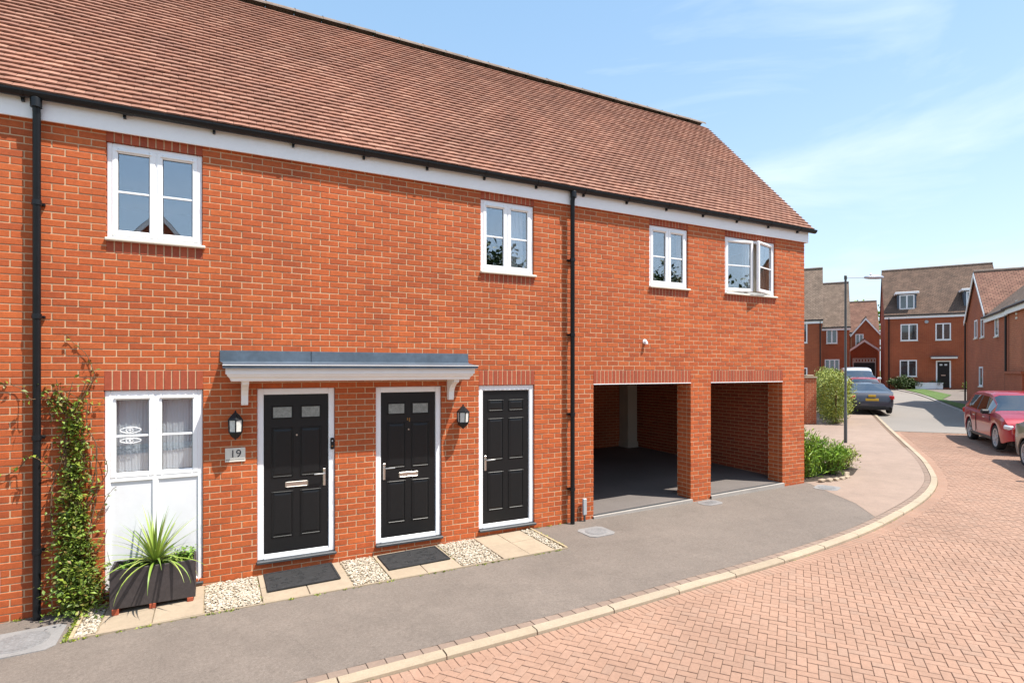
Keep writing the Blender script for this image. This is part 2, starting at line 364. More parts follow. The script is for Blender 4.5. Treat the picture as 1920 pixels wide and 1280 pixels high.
def resample(pl, step):
    acc = [0]
    for a, b in zip(pl, pl[1:]): acc.append(acc[-1] + (b - a).length)
    n = int(acc[-1] / step); out = []; j = 0
    for k in range(n + 1):
        s = k * step
        while j < len(acc) - 2 and acc[j + 1] < s: j += 1
        t = (s - acc[j]) / max(1e-9, acc[j + 1] - acc[j]); p = pl[j].lerp(pl[j + 1], t); d = (pl[j + 1] - pl[j]).normalized()
        out.append((p, Vector((d.y, -d.x, 0))))       # point, normal towards the road
    return out
KL = catmull(KP); KS = resample(KL, .0915)
KIN = [(p - n * .214).to_2d() for p, n in KS]         # back of the paver strip behind the kerb
RK = [(62, 27.5), (50, 20.5), (44, 16.2), (40.5, 13.2), (37.3, 10.9), (34, 8.7), (28.6, 5.0), (20.4, -1.05), (12, -7.2), (4, -13.5), (-4, -17), (-11, -18.5)]
RD = Vector((math.cos(R(36)), math.sin(R(36)), 0)); RNn = Vector((RD.y, -RD.x, 0))
LINE0 = Vector((20.45, 3.72, 0))                      # where the block paving ends and the tarmac starts

setp(sheet('ground', [(-400, -400), (900, -400), (900, 900), (-400, 900)], -.75, 'field'))
# far verge and lawn on both sides are laid later; the carriageways:
left = [p.to_2d() for p, n in KS]
a = LINE0 - RNn * 1.5; b = LINE0 + RNn * 8
blk = [q for q in left if (Vector((*q, 0)) - LINE0).dot(RD) < .15] + [tuple((LINE0 + RD * .15 + RNn * 7.0).to_2d())] + [r for r in RK if (Vector((*r, 0)) - LINE0).dot(RD) < 0]
sheet('road', blk, -DROP - .012, 'joint_sand')
tarm = [q for q in left if (Vector((*q, 0)) - LINE0).dot(RD) >= .1] + [(44, 22), (52, 26), (62, 27.6)] + [r for r in RK if (Vector((*r, 0)) - LINE0).dot(RD) > 0] + [tuple((LINE0 + RD * .1 + RNn * 4.9).to_2d())]
sheet('tarmac_road', tarm, -DROP - .004, 'asphalt_road')

# pavement: grey tarmac in front of the house, pinkish tarmac round the corner
kin1 = [p for p in KIN if p.x < 9.25]; kin2 = [p for p in KIN if p.x >= 9.25]
sheet('pavement', [(-11, .2)] + kin1 + kin2[:6] + [(9.9, -1.5), (10.66, -.12), (10.66, .2)], 0, 'asphalt')
sheet('corner_pavement', kin2 + [(36.5, 19.0), (30, 17), (18, 11), (10.7, 4), (10.66, .2), (10.66, -.12), (9.9, -1.5)], .003, 'asphalt_pink')

# kerb stones
kerb = setp(empty('kerb'), kind='structure')
per = 10
for i in range(0, len(KS) - per, per):
    seg = KS[i:i + per + 1]; mb = MB(); V = []; g = .0065
    cs = [(0, -.12), (0, -.012), (.012, .004), (.108, .006), (.11, .002), (.11, -.12)]
    dz = random.uniform(-.0025, .0025); do = random.uniform(-.002, .002)
    for j, (p, n) in enumerate(seg):
        d = Vector((-n.y, n.x, 0)); q = p + d * (g if j == 0 else -g if j == per else 0)
        for o_, z in cs: V.append((q.x - n.x * (o_ + do), q.y - n.y * (o_ + do), gz(q.x, q.y) + z + dz))
    m_ = len(cs); Fs = [[j * m_ + k, (j + 1) * m_ + k, (j + 1) * m_ + k + 1, j * m_ + k + 1] for j in range(per) for k in range(m_ - 1)]
    Fs += [list(range(m_)), [per * m_ + k for k in range(m_)][::-1]]
    mb.add(V, Fs, random.random()); mb.build('kerb_stone', 'kerb', kerb)
kb = MB()
for i in range(len(KS) - 1):
    (p, n), (q, m2) = KS[i], KS[i + 1]
    kb.quad((p.x - n.x * .005, p.y - n.y * .005, gz(p.x, p.y) - .012), (q.x - m2.x * .005, q.y - m2.y * .005, gz(q.x, q.y) - .012), (q.x - m2.x * .222, q.y - m2.y * .222, gz(q.x, q.y) - .008), (p.x - n.x * .222, p.y - n.y * .222, gz(p.x, p.y) - .008))
    kb.quad((p.x - n.x * .005, p.y - n.y * .005, gz(p.x, p.y) - .012), (p.x - n.x * .005, p.y - n.y * .005, gz(p.x, p.y) - .13), (q.x - m2.x * .005, q.y - m2.y * .005, gz(q.x, q.y) - .13), (q.x - m2.x * .005, q.y - m2.y * .005, gz(q.x, q.y) - .012))
kb.build('kerb_bed', 'joint_sand', kerb, recalc=True)

# block paving: the largest 300 in view are pieces of their own, the rest one mesh
def variants(name, half, c, m, n=10, jit=.0):
    out = []
    for k in range(n):
        h = np.array(half) * (1 - rng.uniform(0, jit, 3)); mb = MB(); mb.box(-h[0], h[0], -h[1], h[1], -h[2], h[2], c=c, rnd=(k + .5) / n); out.append(mb.mesh(name, m))
    return out
def visible(x, y, z, mar=0):
    u, v, d = proj(x, y, z); return d > .3 and -mar < u < 1920 + mar and -mar < v < 1280 + mar
# strip of blocks behind the kerb (stretchers)
strip = setp(empty('paver_strip'), kind='structure')
vs_ = variants('edge_paver', (.0788, .0485, .03), .0035, 'paver_edge', 8)
fine = resample(KL, .161)
for i, (p, n) in enumerate(fine):
    q = p - n * .164
    if not visible(q.x, q.y, gz(q.x, q.y), 350) or q.x > 17: continue
    M = Matrix.Translation((q.x, q.y, gz(q.x, q.y) - .0285 + random.uniform(-.001, .001))) @ Matrix.Rotation(math.atan2(n.x, -n.y) , 4, 'Z')
    inst('edge_paver', random.choice(vs_), strip, M)
# soldier border in the road along the kerb
road = bpy.data.objects['road']
vs_ = variants('border_paver', (.0389, .079, .03), .0035, 'paver', 8)
fine = resample(KL, .0812); bstuff = MB(); nb = 0
for i, (p, n) in enumerate(fine):
    q = p + n * .083; z = gz(q.x, q.y) - DROP - .0305
    if not visible(q.x, q.y, z, 350) or q.x > 20.5: continue
    ang = math.atan2(n.x, -n.y)
    if visible(q.x, q.y, z) and q.x < 9.0 and nb < 130:
        inst('border_paver', random.choice(vs_), road, Matrix.Translation((q.x, q.y, z)) @ Matrix.Rotation(ang + random.uniform(-.015, .015), 4, 'Z')); nb += 1
    else: bstuff.obox((q.x, q.y, z), (.0389, .079, .03), ang, .0035, random.random())
bo = bstuff.build('border_paving', 'paver', road); bo['kind'] = 'stuff'
# herringbone
cand = []
KA = np.array([p.to_2d() for p, n in KS]); KN = np.array([n.to_2d() for p, n in KS])
hx, hy = RD.to_2d(), Vector((-RD.y, RD.x))
U = .0812
for i in range(-190, 330):
    for j in range(-330, 200):
        d = (i - j) % 4
        if d == 0: cx, cy, vert = i + 1, j + .5, 0
        elif d == 3: cx, cy, vert = i + .5, j + 1, 1
        else: continue
        x = (cx * hx.x + cy * hy.x) * U; y = (cx * hx.y + cy * hy.y) * U
        if x < -1.5 or x > 24 or y < -12.5 or y > 4: continue
        s = (x - LINE0.x) * RD.x + (y - LINE0.y) * RD.y
        if s > 0: continue
        u_, v_, dd = proj(x, y, 0)
        if dd < 1.2 or u_ < -150 or u_ > 3400 or v_ > 1900: continue
        if any((x - p_[0]) * (q_[1] - p_[1]) - (y - p_[1]) * (q_[0] - p_[0]) < 0 for p_, q_ in (((20.4, -1.05), (28.6, 5.0)), ((12, -7.2), (20.4, -1.05)), ((4, -13.5), (12, -7.2)))) is True and (x * .6 - y * .8) > 13.0: continue
        cand.append((x, y, vert, dd))
cand = np.array(cand)
dx = cand[:, None, 0] - KA[None, ::3, 0]; dy = cand[:, None, 1] - KA[None, ::3, 1]
near = np.argmin(dx * dx + dy * dy, axis=1); kk = np.arange(len(cand))
sdist = dx[kk, near] * KN[::3][near, 0] + dy[kk, near] * KN[::3][near, 1]
cand = cand[sdist > .075]
HA = R(36); vs_ = variants('paver', (.0788, .0387, .03), .0035, 'paver', 14)
order = sorted(range(len(cand)), key=lambda k: cand[k][3] if visible(cand[k][0], cand[k][1], 0, -15) else 999)
pick = set(order[:300]); mb = MB()
for k in range(len(cand)):
    x, y, vert, dd = cand[k]; z = gz(x, y) - DROP - .034 + random.uniform(-.0016, .0016); an = HA + (math.pi / 2 if vert else 0) + random.uniform(-.008, .008)
    if k in pick: inst('paver', random.choice(vs_), road, Matrix.Translation((x, y, z)) @ Matrix.Rotation(an, 4, 'Z') @ Matrix.Rotation(random.uniform(-.006, .006), 4, 'X'))
    else: mb.obox((x, y, z), (.0788, .0387, .03), an, .0035 if dd < 8 else 0, random.random(), (random.uniform(-.006, .006), 0))
setp(mb.build('block_paving', 'paver', road), kind='stuff')
print('pavers', len(cand))

# ------------------------------------------------------------------ the brick house
house = setp(empty('brick_house'), 'long red brick house with brown tiled roof, black doors and two open garages', 'house')
XL, XR = -4.6, 10.645
FB, ZE, YR, ZR = 5.07, 5.33, 2.74, 8.50              # fascia bottom, eaves, ridge
LEAF = .10
wins = [(-1.02, -.105), (3.43, 4.315), (6.58, 7.465), (8.385, 9.765)]
WZ0, WZ1 = 3.925, 4.975
doors = [(.473, 1.385), (1.908, 2.828), (3.40, 4.322)]
DZ0, DZ1 = .165, 2.275
LW = (-1.04, -.10)
gar = [(5.418, 7.524), (8.022, 9.975)]
openings = [(a, b, WZ0, WZ1) for a, b in wins] + [(a, b, DZ0, DZ1) for a, b in doors] + [(LW[0], LW[1], .06, DZ1)] + [(a, b, -1, DZ1) for a, b in gar]
soldiers = [(a, b, 3.775, 3.925) for a, b in wins] + [(a, b, 4.975, 5.20) for a, b in wins] + [(a, b, 2.275, 2.50) for a, b in [LW, doors[2]] + gar]
# mortar core
def core(name, rects, y0, y1, m, parent, x0, x1, z0, z1, e=.006):
    R_ = [(a - e, b + e, c - e, d + e) for a, b, c, d in rects]
    xs = sorted({x0, x1} | {v for r in R_ for v in r[:2] if x0 < v < x1}); zs = sorted({z0, z1} | {v for r in R_ for v in r[2:] if z0 < v < z1})
    hole = lambda i, j: not (0 <= i < len(xs) - 1 and 0 <= j < len(zs) - 1) or any(r[0] <= (xs[i] + xs[i + 1]) / 2 <= r[1] and r[2] <= (zs[j] + zs[j + 1]) / 2 <= r[3] for r in R_)
    mb = MB()
    for i in range(len(xs) - 1):
        for j in range(len(zs) - 1):
            if hole(i, j): continue
            a, b, c, d = xs[i], xs[i + 1], zs[j], zs[j + 1]
            mb.quad((a, y0, c), (b, y0, c), (b, y0, d), (a, y0, d)); mb.quad((a, y1, c), (a, y1, d), (b, y1, d), (b, y1, c))
            if hole(i - 1, j): mb.quad((a, y0, c), (a, y0, d), (a, y1, d), (a, y1, c))
            if hole(i + 1, j): mb.quad((b, y0, c), (b, y1, c), (b, y1, d), (b, y0, d))
            if hole(i, j - 1): mb.quad((a, y0, c), (a, y1, c), (b, y1, c), (b, y0, c))
            if hole(i, j + 1): mb.quad((a, y0, d), (b, y0, d), (b, y1, d), (a, y1, d))
    return mb.build(name, m, parent, uv=True)
wall = core('front_wall', openings, .0045, .30, 'mortar', house, XL, XR - .007, -.35, ZE - .02)
PITCH, COURSE, JT = .2245, .075, .0112
bricks = []                                           # (x0, x1, z0, z1)
for k in range(-34, 39):
    z0 = 2.275 + COURSE * k; z1 = z0 + COURSE - JT; zc = (z0 + z1) / 2
    if z0 > 5.12: continue
    cuts = sorted([(a, b) for a, b, c, d in openings + soldiers if c < zc < d and not (b < XL or a > XR)])
    spans = []; x = XL
    for a, b in cuts:
        if a > x: spans.append((x, a, x > XL, True))
        x = max(x, b)
    spans.append((x, XR, x > XL, False))
    for sa, sb, la, lb in spans:
        off = -1.04 + (PITCH / 2 if k % 2 else 0) - JT / 2
        ed = [sa - (JT if la else 0)]
        i = math.floor((sa - off) / PITCH) + 1
        while off + i * PITCH < sb - .03:
            if off + i * PITCH - ed[-1] > .05: ed.append(off + i * PITCH)
            i += 1
        ed.append(sb + (0 if not lb else 0))
        for j in range(len(ed) - 1):
            a = ed[j] + JT; b = ed[j + 1] - (0 if j == len(ed) - 2 else 0)
            if b - a > .02: bricks.append((a, b, z0, z1))
bmeshes = {}
def brick_mesh(L_, H_, dep, m, k):
    key = (round(L_, 3), round(H_, 3), m, k)
    if key not in bmeshes:
        mb = MB(); mb.box(-L_ / 2, L_ / 2, 0, dep, -H_ / 2, H_ / 2, c=.0035, rnd=(k + .5) / 12); bmeshes[key] = mb.mesh('brick', m)
    return bmeshes[key]
score = []
for i, (a, b, c, d) in enumerate(bricks):
    x = (a + b) / 2; z = (c + d) / 2; u, v, dd = proj(x, 0, z)
    ok = 0 < u < 1920 and 0 < v < 1280 and z < FB - .03 and z > gz(x, 0) and b - a > .19
    score.append((dd if ok else 999, i))
pick = {i for s, i in sorted(score)[:300] if s < 900}
mb = MB()
for i, (a, b, c, d) in enumerate(bricks):
    j1 = random.uniform(-.0022, .0018); jz = random.uniform(-.0012, .0012); jx = random.uniform(-.0012, .0012)
    if i in pick:
        L_ = round(b - a, 3)
        inst('brick', brick_mesh(L_, d - c, .095, 'brick', random.randrange(12)), wall, Matrix.Translation(((a + b) / 2 + jx, j1, (c + d) / 2 + jz)) @ Matrix.Rotation(random.uniform(-.006, .006), 4, 'Y'))
    else: mb.box(a + jx, b + jx, j1, .095, c + jz, d + jz, c=.0035, rnd=random.random())
setp(mb.build('brick_courses', 'brick', wall), kind='stuff')
mb = MB()
for a, b, c, d in soldiers:
    n = round((b - a + JT) / .0765); p = (b - a + JT) / n
    for k in range(n):
        jj = random.uniform(-.002, .0015); x0 = a + k * p
        if d < 2.6 and c > 2 and b < 4.5:
            inst('soldier_brick', brick_mesh(p - JT, d - c - JT, .095, 'brick_red', random.randrange(12)), wall, Matrix.Translation((x0 + (p - JT) / 2, jj, (c + d - JT) / 2)))
        else: mb.box(x0, x0 + p - JT, jj, .095, c, d - JT, c=.0035, rnd=random.random())
setp(mb.build('soldier_courses', 'brick_red', wall), kind='stuff')

# brick faces of the garage jambs and the right hand garage wall
def brick_plane(mb, x, y0, y1, z0, z1, sgn, seed=0):   # a wall face at x, facing sgn
    for k in range(int((z0 - 2.275) / COURSE) - 1, int((z1 - 2.275) / COURSE) + 1):
        c = 2.275 + COURSE * k; d = c + COURSE - JT
        if d > z1 + .001: continue
        e = y0 - (PITCH / 2 if k % 2 else 0)
        while e < y1 - .02:
            a = max(e, y0); b = min(e + PITCH - JT, y1)
            if b - a > .02: mb.box(*sorted((x, x - sgn * .09)), a, b, c, d, c=.003, rnd=random.random())
            e += PITCH
mb = MB()
for x in (7.524, 9.975): brick_plane(mb, x + .001, .105, .335, 0, 2.275, -1)
setp(mb.build('garage_brickwork', 'brick', house), kind='stuff')
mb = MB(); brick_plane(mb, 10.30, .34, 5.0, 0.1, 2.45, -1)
setp(mb.build('garage_brickwork', 'brick_red', house), kind='stuff')  # inner wall takes the darker brick so its colour deepens the garage shade
# shell: piers, inner walls, end wall, floors
mb = MB()
for a, b in ((5.10, 5.412), (7.531, 8.015), (9.982, 10.3)): mb.box(a, b, .30, .335, -.3, 2.28)
mb.box(10.307, 10.60, .335, 5.35, -.3, ZE)
mb.box(5.02, 5.12, .335, 5.35, -.3, 2.55)
mb.build('pier_backs', 'mortar', house, uv=True)
mb = MB()
mb.prism([(.10, -.35), (5.45, -.35), (5.45, ZE), (YR, ZR - .06), (.10, ZE - .02)], 0, 10.600, XR)     # gable end
mb.box(5.12, 10.307, 5.0, 5.05, -.3, 2.5)
mb.box(XL, 10.6, 5.35, 5.45, -.35, ZE)
mb.prism([(.10, -.35), (5.45, -.35), (5.45, ZE), (YR, ZR - .06), (.10, ZE - .02)], 0, XL - .1, XL - .001)
mb.build('gable_wall', 'brickwork', house, uv=True, recalc=True)
mb = MB()
mb.box(XL, 5.12, .30, 5.35, 2.50, 2.62); mb.box(XL, 10.6, .30, 5.35, 5.06, 5.10)
for x in (1.64, 3.1, 5.6, 7.95): mb.box(x, x + .1, .30, 5.35, 2.62, 5.06)
for x in (-.02, 1.64, 3.1): mb.box(x, x + .1, .30, 5.35, -.3, 2.5)
mb.box(XL, 5.02, .30, 5.35, -.3, .05)
mb.box(XL, 10.6, 3.4, 3.5, 2.62, 5.06); mb.box(XL, 5.02, 2.4, 2.5, .05, 2.5)
mb.build('room_partition', 'interior', house)
mb = MB(); mb.box(5.121, 10.307, .30, 5.35, 2.50, 2.62); mb.build('garage_ceiling', 'dark_ceiling', house)  # ceiling coloured dark to cut bounced light and deepen the shade
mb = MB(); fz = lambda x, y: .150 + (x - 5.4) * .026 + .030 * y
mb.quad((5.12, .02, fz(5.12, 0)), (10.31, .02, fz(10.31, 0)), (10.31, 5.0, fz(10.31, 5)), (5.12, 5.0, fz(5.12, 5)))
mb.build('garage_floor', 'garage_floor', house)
mb = MB()
for a, b in gar:
    mb.add([(a - .02, -.035, fz(a, 0) - .004), (b + .02, -.035, fz(b, 0) - .004), (b + .02, .004, fz(b, 0) + .002), (a - .02, .004, fz(a, 0) + .002), (a - .02, -.035, -.2), (b + .02, -.035, -.2)], [[0, 1, 2, 3], [4, 5, 1, 0]])
mb.build('door_sill', 'concrete', house)
mb = MB()
for a, b in gar: mb.quad((a, .005, fz(a, 0) + .0035), (b, .005, fz(b, 0) + .0035), (b, .06, fz(b, 0) + .0055), (a, .06, fz(a, 0) + .0055))
mb.build('drain_channel', 'slate', house)
mb = MB()
for a, b in gar: mb.box(a - .004, b + .004, -.006, .09, 2.262, 2.2745)
mb.build('lintel', 'white_paint', house)
mb = MB(); z = fz(10, 4.8); mb.box(9.88, 10.2, 4.62, 4.995, z - .05, 2.5, c=.01); mb.box(9.86, 10.22, 4.60, 4.995, z - .05, z + .14, c=.008)
mb.build('garage_post', 'render_wall', house)

# ------------------------------------------------------------------ roof
YE = -.135; run = YR - YE; rise = ZR - ZE; SL = math.hypot(run, rise); PA = math.atan2(rise, run); cs_, sn_ = math.cos(PA), math.sin(PA)
XV = 10.76
mb = MB()
mb.quad((XL, YE + .05, ZE - .02), (XV - .02, YE + .05, ZE - .02), (XV - .02, YR, ZR - .045), (XL, YR, ZR - .045))
mb.quad((XL, YR, ZR - .045), (XV - .02, YR, ZR - .045), (XV - .02, 2 * YR - YE, ZE - .02), (XL, 2 * YR - YE, ZE - .02))
roof = mb.build('roof', 'underlay', house)
mb = MB(); mb.quad((XL, YR, ZR - .02), (XV, YR, ZR - .02), (XV, 2 * YR - YE, ZE), (XL, 2 * YR - YE, ZE)); mb.build('rear_slope', 'roof_brown', roof, uv=True)
TW, TG, TT, TLn = .166, .1, .0185, .155
rows = int(SL / TG)
tl = []
for r in range(rows):
    s = r * TG; x = XL + (TW / 2 if r % 2 else 0)
    while x < XV - .04:
        x1 = min(x + TW, XV); tl.append((r, (x + x1) / 2, x1 - x)); x += TW
tmesh = []
for k in range(12):
    mb = MB(); h = TW / 2 - .0016; cam_ = .003
    v = []
    for sy, zz in ((0, 0), (TLn, 0)):
        for sx in (-1, 0, 1):
            for t in (-TT, 0): v.append((sx * h, sy, zz + t + (cam_ if sx == 0 else 0)))
    f = [[0, 2, 3, 1], [2, 4, 5, 3], [1, 3, 9, 7], [3, 5, 11, 9], [0, 1, 7, 6], [4, 10, 11, 5], [0, 6, 8, 2], [2, 8, 10, 4]]
    mb.add(v, f, (k + .5) / 12); tmesh.append((v, f, mb.mesh('roof_tile', 'roof_tile')))
tv = np.array(tmesh[0][0]); tf = tmesh[0][1]
TILT = math.atan2(TT + .0045, TG)                     # tiles ride on the course below
ca, sa = math.cos(PA - TILT), math.sin(PA - TILT)
sc_ = []
for i, (r, x, wd) in enumerate(tl):
    y = YE + r * TG * cs_; z = ZE + r * TG * sn_; u, v, dd = proj(x, y, z)
    sc_.append((dd if (0 < u < 1920 and 0 < v < 1280 and wd > .15) else 999, i))
pick = {i for s, i in sorted(sc_)[:300] if s < 900}
mb = MB()
RM = np.array(Matrix.Rotation(PA - TILT, 3, 'X'))
for i, (r, x, wd) in enumerate(tl):
    lift = TT + .004 + random.choice((0, 0, 0, 0, .001, .004)) * random.random()
    sag = .004 * math.sin(x * .9 + r * .13) + .003 * math.sin(x * 2.7 + 1.3)
    s = r * TG + random.uniform(-.002, .002)
    y = YE + s * cs_ - (lift + sag) * sn_; z = ZE + s * sn_ + (lift + sag) * cs_
    if i in pick: inst('roof_tile', random.choice(tmesh)[2], roof, Matrix.Translation((x, y, z)) @ Matrix.Rotation(PA - TILT + random.uniform(-.008, .008), 4, 'X') @ Matrix.Rotation(random.uniform(-.006, .006), 4, 'Z'))
    else:
        v = tv.copy(); v[:, 0] *= wd / TW; a_ = random.uniform(-.006, .006); xx = v[:, 0] * math.cos(a_) - v[:, 1] * math.sin(a_); v[:, 1] += v[:, 0] * math.sin(a_); v[:, 0] = xx
        mb.add(v @ RM.T + np.array((x, y, z)), tf, random.random())
setp(mb.build('roof_tiling', 'roof_tile', roof), kind='stuff')
# ridge
rid = MB()
prof = [(math.cos(t) * .115, math.sin(t) * .095) for t in np.linspace(math.pi * .03, math.pi * .97, 9)]
V = [(-.223, p[0], p[1]) for p in prof] + [(.223, p[0], p[1]) for p in prof] + [(-.223, p[0] * .88, p[1] * .86) for p in prof] + [(.223, p[0] * .88, p[1] * .86) for p in prof]
n = len(prof); Fs = [[i, i + 1, n + i + 1, n + i] for i in range(n - 1)] + [[i, 2 * n + i, 2 * n + i + 1, i + 1] for i in range(n - 1)] + [[n + i, n + i + 1, 3 * n + i + 1, 3 * n + i] for i in range(n - 1)]
rid.add(V, Fs); rme = rid.mesh('ridge_tile', 'ridge_tile', recalc=True)
x = XL + .2
clip = MB(); clip.box(-.012, .012, -.05, .05, .06, .108, c=.004); cme = clip.mesh('ridge_clip', 'black_plastic')
while x < XV - .1:
    inst('ridge_tile', rme, roof, Matrix.Translation((x, YR, ZR - .02 + random.uniform(-.004, .004))) @ Matrix.Rotation(random.uniform(-.006, .006), 4, 'Y'))
    x < XV - .5 and inst('ridge_clip', cme, roof, Matrix.Translation((x + .225, YR, ZR - .028))); x += .45
# verge underside
mb = MB(); mb.prism([(YE + .06, ZE - .05), (YE + .06, ZE - .005), (YR, ZR - .03), (2 * YR - YE - .06, ZE - .005), (2 * YR - YE - .06, ZE - .05), (YR, ZR - .09)], 0, XR + .001, XV - .01)
mb.build('verge', 'concrete', roof, recalc=True)
# fascia and soffit, gutter
mb = MB(); mb.box(XL, XR + .055, -.052, -.03, FB, ZE - .02, c=.003); mb.box(XL, XR + .055, -.03, .0, FB + .012, FB + .03); mb.box(XR + .03, XR + .055, -.03, .25, FB, ZE - .02, c=.003)
mb.build('fascia', 'white_paint', house)
GY, GZ_, GR = -.112, 5.318, .056
mb = MB(); pr = [(math.cos(t), math.sin(t)) for t in np.linspace(math.pi, 2 * math.pi, 11)]
po = [(GY + c * GR, GZ_ + s * GR * 1.15) for c, s in pr]; pi_ = [(GY + c * (GR - .005), GZ_ + s * (GR * 1.15 - .005)) for c, s in pr][::-1]
mb.prism(po + pi_, 0, XL, XV + .06)
mb.prism([(GY + c * (GR - .003), GZ_ + s * (GR * 1.15 - .003)) for c, s in pr], 0, XV + .05, XV + .063)
gut = mb.build('gutter', 'black_plastic', house, recalc=True)
x = XL + .3; k = 0
while x < XV:
    mb = MB(); mb.prism([(GY + c * (GR + .006), GZ_ + s * (GR * 1.15 + .006)) for c, s in pr], 0, x, x + (.09 if k % 3 == 1 else .03)); mb.box(x, x + .028, -.085, -.05, GZ_ - .095, GZ_ - .05)
    mb.build('gutter_bracket', 'black_plastic', gut, recalc=True); x += .86; k += 1
def downpipe(x, zb):
    mb = MB(); y = -.088
    mb.tube([(x, GY, GZ_ - .05), (x, GY, GZ_ - .12), (x, y, GZ_ - .2), (x, y, zb)], .035, 16)
    mb.lathe([(.05, 0), (.05, .09), (.042, .10)], (x, GY, GZ_ - .15), 16)
    o = mb.build('downpipe', 'black_plastic', house); smooth_by_angle(o)
    for z in (4.18, 3.02, 1.78, .62):
        m2 = MB(); m2.lathe([(.036, 0), (.042, .002), (.042, .05), (.036, .052)], (x, y, z), 16); m2.box(x - .056, x + .056, -.04, -.0, z + .012, z + .038, c=.004); m2.box(x - .02, x + .02, -.06, 0, z + .01, z + .04)
        c_ = m2.build('pipe_clip', 'black_plastic', o)
    return o
downpipe(-1.592, -.2); downpipe(4.955, .0)

# ------------------------------------------------------------------ windows
def frame_rect(mb, x0, x1, z0, z1, y0, y1, wd, c=.006, M=None):
    mb.box(x0, x0 + wd, y0, y1, z0, z1, c, M=M); mb.box(x1 - wd, x1, y0, y1, z0, z1, c, M=M)
    mb.box(x0 + wd, x1 - wd, y0 + .0008, y1, z0, z0 + wd, c, M=M); mb.box(x0 + wd, x1 - wd, y0 + .0008, y1, z1 - wd, z1, c, M=M)
def sash(win, x0, x1, z0, z1, hinge=None, ang=0):
    M = None
    if hinge is not None: M = Matrix.Translation((hinge, .028, 0)) @ Matrix.Rotation(ang, 4, 'Z') @ Matrix.Translation((-hinge, -.028, 0))
    mb = MB(); frame_rect(mb, x0, x1, z0, z1, .022, .07, .058, .007, M); sm = mb.build('sash', 'upvc', win)
    mb = MB(); wd = .058; gx0, gx1, g0, g1 = x0 + wd, x1 - wd, z0 + wd, z1 - wd
    mb.box(gx0 - .004, gx1 + .004, .046, .049, g0 - .004, g1 + .004, M=M); mb.build('pane', 'glass', win)
    mb = MB(); zm = (g0 + g1) / 2; mb.box(gx0, gx1, .036, .0455, zm - .011, zm + .011, .003, M=M); mb.build('glazing_bar', 'upvc', win)
    mb = MB(); frame_rect(mb, gx0 - .001, gx1 + .001, g0 - .001, g1 + .001, .0425, .0455, .007, 0, M); mb.build('gasket', 'trim', win)
    mb = MB(); mb.box(gx0 - .02, gx1 + .02, .006, .0225, g1 + .014, g1 + .03, .005, M=M); mb.build('weather_bar', 'upvc', win)
def window(x0, x1, z0, z1, label, opened=False):
    y = .03; mb = MB(); frame_rect(mb, x0 + .002, x1 - .002, z0 + .002, z1 - .002, y, .105, .05, .006)
    xm = (x0 + x1) / 2; mb.box(xm - .028, xm + .028, y + .001, .105, z0 + .05, z1 - .05, .006)
    w_ = mb.build('window', 'upvc', house); setp(w_, label)
    sash(w_, x0 + .045, xm - .006, z0 + .045, z1 - .045, x0 + .05 if opened else None, -R(8))
    sash(w_, xm + .006, x1 - .045, z0 + .045, z1 - .045, x1 - .05 if opened else None, R(16))
    mb = MB(); mb.box(x0 - .012, x1 + .03, -.045, .035, z0 - .028, z0 + .004, .008); mb.build('sill', 'cream_sill', w_)
    return w_
def curtain(x0, x1, z0, z1, y, m, amp=.02, nf=6):
    mb = MB(); n = nf * 8; V = []
    for i in range(n + 1):
        x = x0 + (x1 - x0) * i / n; yy = y + amp * math.sin(i / 8 * 2 * math.pi) + .006 * math.sin(i * 1.7)
        V += [(x, yy, z0), (x, yy, z1)]
    mb.add(V, [[2 * i, 2 * i + 2, 2 * i + 3, 2 * i + 1] for i in range(n)]); return mb.build('curtain', m, house, smooth=True)
window(*wins[0], WZ0, WZ1, 'closed white casement window beside the left downpipe')
window(*wins[1], WZ0, WZ1, 'closed white casement window above the third black door')
window(*wins[2], WZ0, WZ1, 'narrow closed white window above the left garage')
window(*wins[3], WZ0, WZ1, 'wide white window with both casements swung open', True)

curtain(3.98, 4.32, 3.9, 5.0, .36, 'curtain', nf=5)
curtain(9.36, 9.8, 3.9, 5.0, .22, 'curtain_beige', .02, 6); curtain(9.12, 9.36, 3.9, 5.0, .24, 'curtain_grey', .02, 3)
mb = MB(); mb.box(9.69, 9.705, .02, .09, 4.4, 4.5, .004); mb.build('window_handle', 'upvc', house)
# ground floor window with white panels below
mb = MB(); x0, x1 = LW; z0, z1 = .06, 2.272; y = .025
frame_rect(mb, x0 + .002, x1 - .002, z0, z1, y, .10, .052, .006); xm = (x0 + x1) / 2
mb.box(xm - .03, xm + .03, y + .001, .10, z0 + .05, z1 - .05, .006); mb.box(x0 + .05, x1 - .05, y + .0015, .10, 1.27, 1.325, .006)
lw = mb.build('window', 'upvc', house); setp(lw, 'ground floor white window with two solid white panels beneath')
for a, b in ((x0 + .048, xm - .006), (xm + .006, x1 - .048)): sash(lw, a, b, 1.315, z1 - .046)
for a, b in ((x0 + .05, xm - .028), (xm + .028, x1 - .05)):
    mb = MB(); mb.box(a, b, .044, .07, z0 + .05, 1.272, .004); mb.build('panel', 'panel_white', lw)
mb = MB(); mb.box(x0 - .005, x1 + .005, -.03, .03, .035, .062, .006); mb.build('sill', 'slate', lw)
curtain(-1.03, -.11, 1.25, 2.3, .118, 'curtain', .003, 14)
